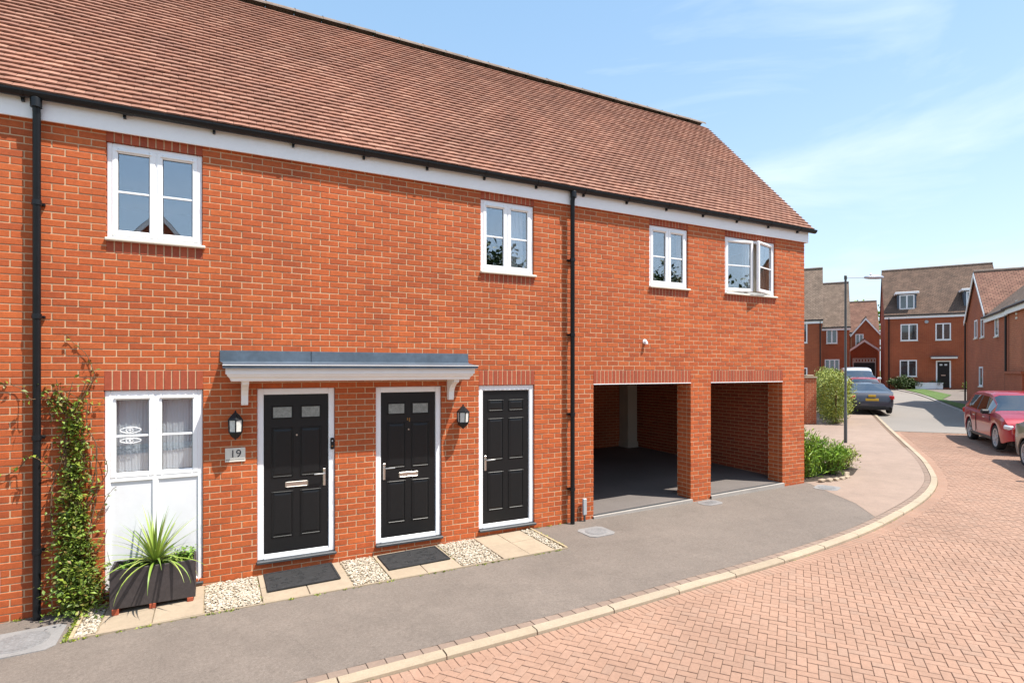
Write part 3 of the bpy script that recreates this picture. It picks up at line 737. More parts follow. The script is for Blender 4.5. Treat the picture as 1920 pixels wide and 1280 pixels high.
# white eye shaped film on the left pane: two mirrored ovals
gx = (x0 + .048 + xm - .006) / 2 - .02; zz = 1.775
for s, hgt in ((1, .036), (-1, .030)):
    mb = MB(); c0 = zz + s * .058
    mb.tube([(gx + .098 * math.cos(t), .044, c0 + hgt * math.sin(t) * (1 - .28 * abs(math.cos(t)))) for t in np.linspace(0, 2 * math.pi, 33)], .0042, 6, cap=False)
    mb.tube([(gx - .01 + .034 * math.cos(t), .044, c0 + .021 * math.sin(t)) for t in np.linspace(.4, 2 * math.pi, 20)], .004, 6, cap=False)
    mb.lathe([(.0, -.006), (.012, -.004), (.012, .004), (0, .006)], (gx - .008, .044, c0), 10); mb.build('window_film', 'white_paint', lw)

# ------------------------------------------------------------------ doors
def six_panel(x0, x1, label, glazed, hand, letter, extra=None):
    z0, z1 = DZ0 + .03, DZ1; mb = MB(); y = .028
    mb.box(x0 + .002, x0 + .075, y, .11, z0, z1 - .002, .006); mb.box(x1 - .075, x1 - .002, y, .11, z0, z1 - .002, .006); mb.box(x0 + .075, x1 - .075, y + .001, .11, z1 - .078, z1 - .002, .006)
    a, b, c, d = x0 + .08, x1 - .08, z0 + .06, z1 - .082; yl = .052
    lf = MB(); lf.box(a, b, yl, .10, c, d, .004)
    door = lf.build('door', 'black_door', house); setp(door, label)
    mb.build('door_frame', 'upvc', door)
    m2 = MB(); m2.box(x0 + .075, x1 - .075, y - .004, .11, z0, z0 + .028, .004); m2.box(x0 + .075, x1 - .075, y + .012, .11, z0 + .028, z0 + .055, .004); m2.build('threshold', 'upvc', door)
    m2 = MB(); m2.box(x0 - .008, x1 + .012, -.05, .03, z0 - .034, z0 - .001, .006); m2.build('sill', 'slate', door)
    W = b - a; H = d - c; pw = .255 * W / .76; gp = (W - 2 * pw) / 3
    for col in range(2):
        px = a + gp * (1.02 if col == 0 else 2) + pw * col
        for row, (f0, f1) in enumerate(((.845, .93), (.475, .79), (.095, .385))):
            q0, q1 = c + f0 * H, c + f1 * H
            m2 = MB(); frame_rect(m2, px, px + pw, q0, q1, yl - .010, yl + .003, .016, .0045)
            if row == 0 and glazed:
                m2.build('panel_moulding', 'black_door', door)
                m3 = MB(); m3.box(px + .02, px + pw - .02, yl - .003, yl - .001, q0 + .018, q1 - .018); m3.build('pane', 'door_glass', door)
            else:
                i0 = .03; h = .007     # raised field with sloped edges
                A = [(px + .016, yl - .0005, q0 + .016), (px + pw - .016, yl - .0005, q0 + .016), (px + pw - .016, yl - .0005, q1 - .016), (px + .016, yl - .0005, q1 - .016)]
                B = [(px + .016 + i0, yl - h, q0 + .016 + i0), (px + pw - .016 - i0, yl - h, q0 + .016 + i0), (px + pw - .016 - i0, yl - h, q1 - .016 - i0), (px + .016 + i0, yl - h, q1 - .016 - i0)]
                m2.add(A + B, [[4, 5, 6, 7], [0, 1, 5, 4], [1, 2, 6, 5], [2, 3, 7, 6], [3, 0, 4, 7]]); m2.build('panel', 'black_door', door)
    hx_ = b - .045 if hand > 0 else a + .045; hz = c + .455 * H
    m2 = MB(); m2.box(hx_ - .017, hx_ + .017, yl - .010, yl, hz - .11, hz + .11, .006); m2.tube([(hx_, yl - .005, hz + .05), (hx_, yl - .05, hz + .05), (hx_ - hand * .012, yl - .058, hz + .05), (hx_ - hand * .13, yl - .058, hz + .05)], .0095, 10); m2.tube([(hx_, yl, hz - .05), (hx_, yl - .014, hz - .05)], .012, 10)
    o = m2.build('handle', 'steel', door); smooth_by_angle(o)
    if letter:
        xm = (a + b) / 2; lz = c + .425 * H
        m2 = MB(); frame_rect(m2, xm - .135, xm + .135, lz - .034, lz + .034, yl - .012, yl, .010, .004); m2.box(xm - .126, xm + .126, yl - .008, yl, lz - .025, lz + .025, .003); m2.build('letter_plate', 'steel', door)
        m2 = MB(); m2.tube([(xm, yl, c + .74 * H), (xm, yl - .012, c + .74 * H)], .011, 12); m2.build('peephole', 'steel', door)
    if extra: extra(door, (a + b) / 2, yl, c, H)
    return door
mat('door_glass', (.26, .27, .25), rough=.18, noise=((18, .25), (60, .2)), bump=(90, .5, .004))
six_panel(*doors[0], 'left black door with letter plate, handle on its right', True, 1, True)
def knock(door, xm, yl, c, H):
    mb = MB(); mb.box(xm - .022, xm - .006, yl - .006, yl, c + .803 * H, c + .822 * H, .003); mb.box(xm + .006, xm + .022, yl - .006, yl, c + .792 * H, c + .822 * H, .003); mb.build('brass_numeral', 'brass', door)
mat('brass', (.30, .16, .06), rough=.4, metal=.8)
six_panel(*doors[1], 'middle black door with letter plate, handle on its left', True, -1, True, knock)
six_panel(*doors[2], 'right black door without letter plate or glazing', False, -1, False)

# ------------------------------------------------------------------ canopy over the two doors
cx0, cx1, cd = .10, 3.20, .40
mb = MB()
prof = [(0, 2.515), (-cd + .03, 2.515), (-cd + .03, 2.45), (-cd + .045, 2.445), (-cd + .05, 2.425), (-cd + .075, 2.40), (-cd + .085, 2.372), (-cd + .10, 2.366), (0, 2.366)]
def ringprof(mb, pr, x0, x1):                         # cornice with returned ends
    n = len(pr); V = []
    for y, z in pr:
        ins = (y + cd - .03) if y < 0 else None
        ins = max(0, (y + cd - .03)) if y < -.01 else 0
        V.append((ins, y, z))
    F_ = []; P = []
    for side in (0, 1):
        for ins, y, z in V: P.append((x0 + ins if side == 0 else x1 - ins, y, z))
    for side in (0, 1):
        for i, (ins, y, z) in enumerate(V): P.append((x0 + (V[1:-1][min(max(i - 1, 0), n - 3)][0]) if side == 0 else x1 - (V[1:-1][min(max(i - 1, 0), n - 3)][0]), .0, z))
    for i in range(1, n - 2): F_.append([i, i + 1, n + i + 1, n + i])
    for i in range(1, n - 2): F_.append([i + 1, i, 2 * n + i, 2 * n + i + 1]); F_.append([n + i, n + i + 1, 3 * n + i + 1, 3 * n + i])
    F_.append([1, n + 1, 3 * n + 1, 2 * n + 1]); F_.append([n - 2, 2 * n + n - 2, 3 * n + n - 2, n + n - 2])
    mb.add(P, F_)
ringprof(mb, prof, cx0 + .03, cx1 - .03)
can = mb.build('canopy', 'white_timber', house, recalc=True); setp(can, 'shallow white door canopy with lead roof')
mb = MB(); mb.prism([(0.0, 2.60), (-cd - .012, 2.552), (-cd - .012, 2.5165), (0, 2.5165)], 0, cx0 - .0, cx1 + .0); mb.build('lead_roof', 'lead', can, recalc=True)
mb = MB(); mb.prism([(-cd - .013, 2.557), (-cd - .020, 2.557), (-cd - .020, 2.549), (-cd - .013, 2.549)], 0, cx0 - .005, cx1 + .005); mb.build('drip_edge', 'white_timber', can, recalc=True)
mb = MB()
for a, b in ((.075, 1.10), (1.085, 3.225)): mb.add([(a, -.012, 2.725), (b, -.012, 2.725), (b, -.02, 2.60), (a, -.02, 2.60), (b - .02, -.10, 2.585), (a + .02, -.10, 2.585), (a, 0, 2.728), (b, 0, 2.728)], [[0, 1, 2, 3], [3, 2, 4, 5], [6, 7, 1, 0]])
mb.build('lead_flashing', 'lead', can, recalc=True)
for bx in (.335, 2.945):
    mb = MB(); pf = [(0, 2.366), (-.27, 2.366), (-.27, 2.335), (-.24, 2.325), (-.17, 2.30), (-.115, 2.255), (-.085, 2.20), (-.08, 2.14), (-.075, 2.10), (-.065, 2.082), (0, 2.082)]
    mb.prism(pf, 0, bx - .037, bx + .037); mb.build('bracket', 'white_timber', can, recalc=True)

# ------------------------------------------------------------------ things on the front wall
def lantern(x, z, label):
    t = setp(empty('wall_lantern', (x, 0, z)), label, 'wall lantern', 'carriage lanterns beside the doors')
    cy = -.125; k = 6; ph = math.pi / 6
    mb = MB(); mb.box(-.03, .03, -.012, 0, .04, .24, .004); mb.tube([(0, -.01, .215), (0, -.06, .225)], .013, 8); mb.build('backplate', 'black_plastic', t)
    mb = MB(); mb.lathe([(.0, .345), (.008, .34), (.014, .33), (.010, .322), (.022, .312), (.05, .285), (.078, .255), (.088, .242), (.09, .232), (.075, .228)][::-1], (0, cy, 0), k, ph=ph); mb.build('cap', 'black_plastic', t, recalc=True)
    mb = MB(); mb.lathe([(.006, 0), (.012, .006), (.010, .014), (.03, .022), (.058, .05), (.078, .085), (.076, .098)], (0, cy, 0), k, ph=ph); mb.build('base', 'black_plastic', t, recalc=True)
    mb = MB()
    for i in range(k):
        a = ph + i * math.pi / 3; mb.tube([(.076 * math.cos(a), cy + .076 * math.sin(a), .09), (.084 * math.cos(a), cy + .084 * math.sin(a), .236)], .0075, 6)
    mb.build('frame_bar', 'black_plastic', t)
    mb = MB(); mb.lathe([(.072, .095), (.079, .232)], (0, cy, 0), k, ph=ph); mb.build('glass', 'lamp_glass', t)
    mb = MB(); mb.lathe([(.014, .095), (.014, .13), (.03, .15), (.034, .185), (.02, .21), (.004, .215)], (0, cy, 0), 12); mb.build('bulb', 'white_paint', t, smooth=True)
    return t
lantern(.235, 1.685, 'black carriage lantern above the number plaque')
lantern(3.10, 1.675, 'black carriage lantern between the middle and right doors')
t = setp(empty('house_number_sign', (.237, 0, 1.495)), 'small cream plaque reading 19 under the lantern', 'sign')
mb = MB(); mb.box(-.108, .108, -.012, 0, -.082, .082, .003); mb.build('plaque', 'plaque', t)
mb = MB(); mb.box(-.10, .10, -.0128, -.0118, -.058, -.052); mb.build('rule_line', 'ink', t)
cu = bpy.data.curves.new('txt', 'FONT'); cu.body = '19'; cu.size = .125; cu.align_x = 'CENTER'; cu.extrude = .0008
to = bpy.data.objects.new('txt', cu); C.objects.link(to); dg = bpy.context.evaluated_depsgraph_get(); me = bpy.data.meshes.new_from_object(to.evaluated_get(dg)); bpy.data.objects.remove(to)
me.materials.append(MATS['ink']); n_ = bpy.data.objects.new('numeral', me); C.objects.link(n_); n_.parent = t; n_.location = (.004, -.0132, -.028); n_.rotation_euler = (R(90), 0, 0)
t = setp(empty('doorbell_camera', (1.352, .027, 1.56)), 'slim black video doorbell on the white frame of the left door', 'doorbell')
mb = MB(); mb.box(-.022, .022, -.022, 0, -.072, .072, .006); mb.build('case', 'black_plastic', t)
mb = MB(); mb.lathe([(.009, 0), (.009, .004)], (0, 0, 0), 12); o = mb.build('lens', 'lens', t); o.rotation_euler = (R(90), 0, 0); o.location = (0, -.0205, .035)
mb = MB(); mb.lathe([(.011, 0), (.011, .004)], (0, 0, 0), 12); o = mb.build('button', 'brass', t); o.rotation_euler = (R(90), 0, 0); o.location = (0, -.0205, -.032)
t = setp(empty('wall_vent', (6.47, 0, 2.975)), 'small round white vent cowl on the bricks above the left garage', 'vent')
mb = MB(); mb.lathe([(.042, 0), (.04, .012), (.03, .016)], (0, 0, 0), 20); o = mb.build('flange', 'upvc', t); o.rotation_euler = (R(90), 0, 0)
mb = MB(); mb.tube([(0, -.01, 0), (0, -.03, .0), (0, -.045, -.012), (0, -.05, -.045)], .024, 14); o = mb.build('cowl', 'upvc', t); smooth_by_angle(o)
t = setp(empty('vent_post', (5.20, -.06, gz(5.2, -.06))), 'short grey plastic marker post against the wall by the garage', 'post')
mb = MB(); mb.box(-.035, .035, -.02, .02, .10, .36, .008); mb.build('cover', 'grey_plastic', t)
mb = MB(); mb.tube([(0, 0, -.05), (0, 0, .12)], .018, 10); mb.build('pipe', 'dark_metal', t)
t = setp(empty('meter_box', (-2.02, 0, .35)), 'pale grey meter box low on the wall at the left edge', 'meter box')
mb = MB(); mb.box(-.14, .12, -.02, 0, -.12, .12, .008); mb.build('case', 'grey_plastic', t); mb = MB(); mb.box(-.12, .10, -.026, -.019, -.10, .10, .004); mb.build('lid', 'grey_plastic', t)

# ------------------------------------------------------------------ flags, gravel beds, edging
path = setp(empty('flagstone_path'), kind='structure')
fy = lambda x: -.82 - .04 * (x + 1) / 1.0 * .9
segs = [(-1.17, -.99, 'g'), (-.985, -.085, 'f'), (-.08, .47, 'g'), (.475, 1.43, 'f'), (1.435, 1.85, 'g'), (1.855, 2.74, 'f'), (2.745, 3.30, 'g'), (3.305, 4.06, 'f'), (4.065, 4.22, 'g')]
sheet('path_bed', [(-1.2, 0), (-1.2, fy(-1.2)), (4.26, fy(4.26)), (4.26, 0)], .004, 'gravel_bed', path)
gcount = 0
glabels = ['narrow white gravel strip between climber and planter', 'white gravel bed between planter and left doormat', 'white gravel bed between the two doormats', 'white gravel bed right of the middle doormat', 'thin gravel strip at the right end of the flagstones']
ico = bmesh.new(); bmesh.ops.create_icosphere(ico, subdivisions=1, radius=1); IV = np.array([v.co[:] for v in ico.verts]); IF = [[v.index for v in f.verts] for f in ico.faces]; ico.free()
for a, b, k in segs:
    if k == 'f':
        n = 2
        for i in range(n):
            p0 = a + (b - a) * i / n; p1 = a + (b - a) * (i + 1) / n
            for y0, y1 in ((-.02, -.45), (-.455, None)):
                q0, q1 = p0 + .004, p1 - .004; ya = y0 - .003; yb0 = (y1 + .003) if y1 else fy(q0); yb1 = (y1 + .003) if y1 else fy(q1)
                dz = .020 + random.uniform(-.002, .003); mb = MB()
                T = [(q0, yb0), (q1, yb1), (q1, ya), (q0, ya)]
                V = [(x, y, gz(x, y) + dz - .004) for x, y in T]; cx_ = sum(p[0] for p in T) / 4; cy_ = sum(p[1] for p in T) / 4
                V2 = [(cx_ + (x - cx_) * .985, cy_ + (y - cy_) * .985, gz(x, y) + dz) for x, y in T]; V3 = [(x, y, gz(x, y) - .03) for x, y in T]
                mb.add(V + V2 + V3, [[4, 5, 6, 7]] + [[j, (j + 1) % 4, 4 + (j + 1) % 4, 4 + j] for j in range(4)] + [[8 + j, 8 + (j + 1) % 4, (j + 1) % 4, j] for j in range(4)], random.random()); mb.build('flagstone', 'flag', path)
    else:
        mb = MB(); area = (b - a) * .85; n = int(area * 3300)
        for i in range(n):
            x = random.uniform(a + .01, b - .01); y = random.uniform(fy(x) + .012, -.02); r = random.uniform(.007, .0155)
            v = IV * np.array([r * random.uniform(.9, 1.5), r * random.uniform(.8, 1.2), r * random.uniform(.5, .8)]) * (1 + rng.uniform(-.18, .18, (len(IV), 1)))
            t_ = random.uniform(0, 6.3); c_, s_ = math.cos(t_), math.sin(t_); v = v @ np.array([[c_, s_, 0], [-s_, c_, 0], [0, 0, 1]])
            mb.add(v + np.array((x, y, gz(x, y) + .008 + random.uniform(0, .014))), IF, random.random())
        setp(mb.build('gravel', 'gravel', smooth=False), glabels[gcount], 'gravel', kind='stuff'); gcount += 1
edge = MB()
for x0, x1, y0, y1 in ((-1.2, -1.17, fy(-1.2), -.02), (4.225, 4.255, fy(4.25), -.02)): edge.add([(x, y, gz(x, y) + h) for h in (-.05, .028) for x, y in ((x0, y0), (x1, y0), (x1, y1), (x0, y1))], [[0, 1, 2, 3][::-1], [4, 5, 6, 7], [0, 1, 5, 4], [1, 2, 6, 5], [2, 3, 7, 6], [3, 0, 4, 7]])
edge.build('timber_edging', 'timber_edge', path)
edge = MB(); edge.add([(x, y, gz(x, y) + h) for h in (-.05, .022) for x, y in ((-1.2, fy(-1.2) - .022), (4.255, fy(4.255) - .022), (4.255, fy(4.255)), (-1.2, fy(-1.2)))], [[0, 1, 2, 3][::-1], [4, 5, 6, 7], [0, 1, 5, 4], [1, 2, 6, 5], [2, 3, 7, 6], [3, 0, 4, 7]])
edge.build('stone_edging', 'flag', path)
def doormat(x0, x1, y0, y1, label):
    t = setp(empty('doormat', ((x0 + x1) / 2, (y0 + y1) / 2, gz((x0 + x1) / 2, (y0 + y1) / 2) + .024)), label, 'doormat', 'rubber doormats'); t.rotation_euler = (0, -math.atan(.0215), 0)
    w2, h2 = (x1 - x0) / 2, (y1 - y0) / 2
    mb = MB(); mb.box(-w2, w2, -h2, h2, 0, .010, .004); mb.build('backing', 'rubber', t)
    mb = MB(); frame_rect_h(mb, -w2, w2, -h2, h2, .008, .016, .025)
    mb.build('border', 'rubber', t)
    mb = MB()
    for i in range(26):                               # moulded scroll ribs
        cx_ = random.uniform(-w2 + .07, w2 - .07); cy_ = random.uniform(-h2 + .07, h2 - .07); r0 = random.uniform(.025, .05); a0 = random.uniform(0, 6)
        mb.tube([(cx_ + r0 * (1 - j / 14) * math.cos(a0 + j * .55), cy_ + r0 * (1 - j / 14) * math.sin(a0 + j * .55), .011) for j in range(11)], .004, 5)
    setp(mb.build('scroll_ribs', 'rubber', t), kind='stuff')
def frame_rect_h(mb, x0, x1, y0, y1, z0, z1, w_):
    mb.box(x0, x0 + w_, y0, y1, z0, z1, .003); mb.box(x1 - w_, x1, y0, y1, z0, z1, .003); mb.box(x0 + w_, x1 - w_, y0, y0 + w_, z0, z1, .003); mb.box(x0 + w_, x1 - w_, y1 - w_, y1, z0, z1, .003)
doormat(.54, 1.335, -.64, -.04, 'black rubber doormat in front of the left door'); doormat(1.90, 2.70, -.67, -.09, 'black rubber doormat in front of the middle door')

# ------------------------------------------------------------------ foliage helpers
def leaf_cloud(mb, pts, size, asp=.5, droop=.3, up=.4, fold=.25):
    for p in pts:
        s = size * random.uniform(.6, 1.3); d = Vector((random.gauss(0, 1), random.gauss(0, 1), random.gauss(up, .7))).normalized()
        side = d.cross(Vector((random.gauss(0, .5), random.gauss(0, .5), 1)))
        if side.length < .05: side = Vector((1, 0, 0))
        side.normalize(); nrm = side.cross(d); p = Vector(p); r = random.random()
        a = p; m1 = p + d * s * .5 + side * s * asp * .5 + nrm * fold * s * .3; m2 = p + d * s * .5 - side * s * asp * .5 + nrm * fold * s * .3; e = p + d * s - nrm * droop * s * .3
        c_ = p + d * s * .5
        mb.add([a, m1, e, m2, c_], [[0, 1, 4], [1, 2, 4], [2, 3, 4], [3, 0, 4]], r)
# small weeds and moss in the joints
wp = []
def tufts(p, q, n, sp):
    for i in range(n):
        t_ = random.random(); x = p[0] + (q[0] - p[0]) * t_; y = p[1] + (q[1] - p[1]) * t_; k = random.randint(2, 9); wet = random.random() ** 2
        for j in range(int(k * (1 + wet))): wp.append((x + random.gauss(0, sp), y + random.gauss(0, sp * .5), gz(x, y) + .002))
tufts((-1.23, -.85), (-1.22, -.2), 60, .012); tufts((-1.2, fy(-1.2) - .03), (1.5, fy(1.5) - .03), 40, .012); tufts((1.5, fy(1.5) - .03), (4.2, fy(4.2) - .03), 26, .012); tufts((4.27, fy(4.2)), (4.27, -.1), 22, .012)
for xx in (.47, 1.85, 2.74): tufts((xx, fy(xx) + .02), (xx, -.1), 12, .014)
tufts((-2.0, -.02), (-1.2, -.02), 16, .02); tufts((3.3, -.02), (4.9, -.02), 12, .015)
mb = MB(); leaf_cloud(mb, [(x, y, z) for x, y, z in wp], .022, .6, .2, .9); setp(mb.build('weeds', 'leaf_gold'), 'tiny yellow green weeds along the flagstone edges', 'weeds', kind='stuff')
wp = []
for p, n in KS[::3]:
    if 0 < p.x < 15 and random.random() < .62:
        for j in range(random.randint(1, 7)): q = p + n * random.uniform(.0, .014) + Vector((-n.y, n.x, 0)) * random.gauss(0, .05); wp.append((q.x, q.y, gz(q.x, q.y) - DROP))
mb = MB(); leaf_cloud(mb, wp, .016, .7, .2, .6); setp(mb.build('kerb_moss', 'leaf_gold'), 'thin moss line along the foot of the kerb', 'moss', kind='stuff')

# ------------------------------------------------------------------ manhole covers
def cover(x, y, w_, d_, ang, label, round_=False):
    z = gz(x, y); t = setp(empty('manhole_cover', (x, y, z), ang), label, 'manhole cover', 'drain covers in the pavement')
    t.rotation_euler = (0, -.02, ang)
    mb = MB(); q_ = [(sx * (w_ / 2 - (.07 if k else 0)), sy * (d_ / 2 - (0 if k else .07))) for sx, sy, k in ((-1, -1, 1), (1, -1, 1), (1, -1, 0), (1, 1, 0), (1, 1, 1), (-1, 1, 1), (-1, 1, 0), (-1, -1, 0))]; mb.prism(q_, 2, -.02, .0065); mb.build('frame', 'cover_surround', t, recalc=True)
    mb = MB()
    if round_: mb.lathe([(w_ * .36, -.01), (w_ * .36, .009), (w_ * .35, .011)], (0, 0, 0), 40); mb.lathe([(w_ * .30, .008), (w_ * .30, .0125), (w_ * .29, .0125)], (0, 0, 0), 40)
    else: mb.box(-w_ / 2 + .05, w_ / 2 - .05, -d_ / 2 + .05, d_ / 2 - .05, -.01, .010, .003)
    mb.build('lid', 'iron', t)
    mb = MB(); n = 5
    for i in range(n):
        for j in range(n):
            px_ = (i - 2) * w_ * .11; py_ = (j - 2) * d_ * .11; mb.box(px_ - .018, px_ + .018, py_ - .006, py_ + .006, .009, .0145, .002)
    mb.build('tread', 'iron', t)
cover(-1.60, -.62, .62, .60, 0, 'large grey manhole cover at the foot of the left downpipe', True)
cover(5.03, -.60, .45, .45, 0, 'grey drain cover in the pavement by the right downpipe', True)
cover(7.78, -.21, .42, .30, 0, 'flat rectangular cover at the brick pier between the garages')
cover(10.62, -.50, .45, .42, R(20), 'pale drain cover by the bush at the house corner', True)

# ---- climber on the wall
cl = setp(empty('climbing_plant', (-1.3, -.05, gz(-1.3, 0))), 'leafy jasmine climber on the bricks beside the left downpipe', 'climber')
def to_local(mb, loc):
    mb.v = [v - np.array(loc) for v in mb.v]; return mb
stems = MB(); lp = []
def stem(P, r=.006):
    pts = catmull3(P, .04); stems.tube(pts, [r * (1 - .7 * i / len(pts)) + .0012 for i in range(len(pts))], 5); return pts
def catmull3(P, step):
    P = [Vector(p) for p in P]; P = [P[0] * 2 - P[1]] + P + [P[-1] * 2 - P[-2]]; out = []
    for i in range(1, len(P) - 2):
        n = max(2, int((P[i + 1] - P[i]).length / step)); a, b, c, d = P[i - 1:i + 3]
        for k in range(n):
            t = k / n; out.append(.5 * ((2 * b) + (c - a) * t + (2 * a - 5 * b + 4 * c - d) * t * t + (3 * b - a - 3 * c + d) * t ** 3))
    out.append(P[-2]); return out
for i in range(9):
    x = -1.28 + random.uniform(-.12, .12); z = -.03; P = [(x, -.1, z)]
    top = random.uniform(1.5, 2.3)
    while z < top:
        z += random.uniform(.18, .3); x = min(max(x + random.uniform(-.09, .09), -1.48), -1.10); P.append((x, -.03 - random.random() * .05, z))
    for p in stem(P, .008):
        if random.random() < .55: lp.append(p + Vector((random.gauss(0, .03), -abs(random.gauss(0, .025)), random.gauss(0, .03))))
for P in ([(-1.3, -.03, 2.05), (-1.2, -.03, 2.25), (-1.12, -.03, 2.42), (-1.16, -.02, 2.58), (-1.20, -.025, 2.68), (-1.30, -.02, 2.78), (-1.36, -.02, 2.86)],
          [(-1.35, -.03, 2.05), (-1.5, -.05, 2.22), (-1.62, -.13, 2.20), (-1.72, -.04, 2.30), (-1.85, -.03, 2.36), (-2.1, -.03, 2.40)],
          [(-1.4, -.03, 2.1), (-1.52, -.05, 2.26), (-1.4, -.04, 2.28), (-1.25, -.03, 2.2), (-1.13, -.03, 2.12), (-1.05, -.03, 2.16)],
          [(-1.45, -.03, 1.45), (-1.62, -.13, 1.62), (-1.75, -.03, 1.5), (-1.9, -.03, 1.42), (-2.05, -.03, 1.5)],
          [(-1.2, -.03, 1.0), (-1.08, -.04, 1.25), (-1.0, -.05, 1.42), (-1.05, -.04, 1.62), (-1.1, -.04, 1.7)],
          [(-1.2, -.04, .7), (-1.08, -.06, .95), (-.98, -.06, 1.18), (-.92, -.07, 1.24)], [(-1.2, -.04, .4), (-1.05, -.08, .62), (-1.0, -.08, .8)], [(-1.35, -.03, 1.9), (-1.5, -.05, 2.05), (-1.42, -.05, 2.14)]):
    for p in stem(P, .0045):
        for q in range(2 if P[0][2] < 1.3 or P[0][2] > 2.07 else 3):
            if random.random() < .42: lp.append(p + Vector((random.gauss(0, .022), -abs(random.gauss(0, .015)), random.gauss(0, .022))))
for z0_, wd_, n_, cx_, dp_ in ((.12, .20, 620, -1.24, .15), (.32, .20, 560, -1.24, .13), (.55, .16, 520, -1.27, .10), (.8, .13, 460, -1.30, .085), (1.05, .12, 400, -1.30, .07), (1.3, .105, 330, -1.29, .06), (1.55, .10, 260, -1.28, .055), (1.8, .10, 200, -1.27, .045), (2.02, .13, 180, -1.32, .04), (2.2, .10, 80, -1.45, .035)):
    for i in range(int(n_ * (1.45 if z0_ < .9 else 1.0))):
        lp.append(Vector((cx_ + random.gauss(0, wd_ * .55), -.03 - abs(random.gauss(0, dp_)), max(.0, z0_ + random.uniform(-.16, .16)))))
lp = [p for p in lp if p.x < -1.06 or p.z > .9 or p.y < -.05]
fo = MB(); leaf_cloud(fo, lp, .052, .52, .3, .25)
to_local(stems, cl.location).build('stem', 'stem', cl); to_local(fo, cl.location).build('foliage', 'leaf_climb', cl)

# ---- planter with cordyline and a low shrub
pz = gz(-.55, -.3)
pl = setp(empty('planter_box', (-.55, -.27, pz + .022)), 'dark rectangular planter box standing on brick feet', 'planter')
mb = MB(); hw, hd, hz = .385, .17, .40; th = .022; b0 = .045
mb.box(-hw, hw, -hd, -hd + th, b0, b0 + hz, .004); mb.box(-hw, hw, hd - th, hd, b0, b0 + hz, .004); mb.box(-hw, -hw + th, -hd + th, hd - th, b0, b0 + hz - .001, .004); mb.box(hw - th, hw, -hd + th, hd - th, b0, b0 + hz - .001, .004); mb.box(-hw + .01, hw - .01, -hd + .01, hd - .01, b0 + .004, b0 + .03)
mb.build('box', 'planter', pl)
mb = MB(); mb.box(-hw + th, hw - th, -hd + th, hd - th, b0 + .05, b0 + hz - .05); mb.build('soil', 'soil', pl)
for x in (-.335, -.01, .335): mb = MB(); mb.box(x - .03, x + .03, -hd - .006, hd, -.02 + x * .02, b0 + .002, .004, rnd=.4); mb.build('brick_foot', 'brick_red', pl)
pt = Vector((-.545, -.29, pz + .022 + b0 + hz - .05))
cd_ = setp(empty('spiky_plant', pt), 'spiky green cordyline spilling out of the planter box', 'plant')
def blade(base, az, el, ln, wd, curl, m='leaf_cordy', name='leaf', parent=None):
    n = 9; V = []; p = Vector((math.cos(az) * .018, math.sin(az) * .018, .05)) + Vector(base); e = el
    sd_ = Vector((-math.sin(az), math.cos(az), 0))
    for i in range(n + 1):
        t = i / n; wv = wd * (math.sin(math.pi * min(1, .18 + t * .82)) ** .8) * (1 - t ** 3) + .0008; d = Vector((math.cos(az) * math.cos(e), math.sin(az) * math.cos(e), math.sin(e))); nn = sd_.cross(d)
        V += [p + sd_ * wv + nn * wv * -.35, p.copy(), p - sd_ * wv + nn * wv * -.35]; p = p + d * ln / n; e -= curl / n * (.5 + t)
    Fs = []
    for i in range(n): Fs += [[3 * i, 3 * i + 3, 3 * i + 4, 3 * i + 1], [3 * i + 1, 3 * i + 4, 3 * i + 5, 3 * i + 2]]
    mb = MB(); mb.add(V, Fs, random.random()); return mb.build(name, m, parent, smooth=True)
for i in range(78):
    az = i * 2.39996 + random.uniform(-.15, .15); f_ = i / 78
    el = R(86 - 84 * f_ ** .85) + random.uniform(-.1, .1)
    ln = .61 + random.uniform(-.10, .05) - .10 * (1 - f_) * random.random(); back = math.sin(az) > 0
    blade((0, 0, 0), az, el, ln * (.62 if back and el < R(45) else 1), .0125, (.25 + .9 * f_) + random.uniform(0, .5) * f_ + (.5 if f_ > .8 and not back else 0), parent=cd_)
mb = MB(); mb.lathe([(.03, -.02), (.026, .06), (.012, .09)], (0, 0, 0), 10); mb.build('stem', 'stem', cd_)
sh = setp(empty('planter_shrub', pt + Vector((.16, 0, 0))), 'low leafy green shrub in the back of the planter box', 'shrub')
pts = [(random.gauss(.1, .055), random.gauss(.03, .05), abs(random.gauss(.04, .05))) for i in range(260)] + [(random.uniform(-.5, .1), random.gauss(.0, .06), abs(random.gauss(.0, .025))) for i in range(260)]
pts = [p for p in pts if abs(p[1]) < .13 and p[0] < .22]
mb = MB(); leaf_cloud(mb, pts, .05, .6, .4, .5); mb.build('foliage', 'leaf_shrub', sh)
mb = MB()
for i in range(12): mb.tube([(random.uniform(-.1, .15), random.uniform(-.03, .05), -.02), (random.gauss(.1, .05), random.gauss(.03, .03), .1)], .003, 5)
mb.build('stem', 'stem', sh)

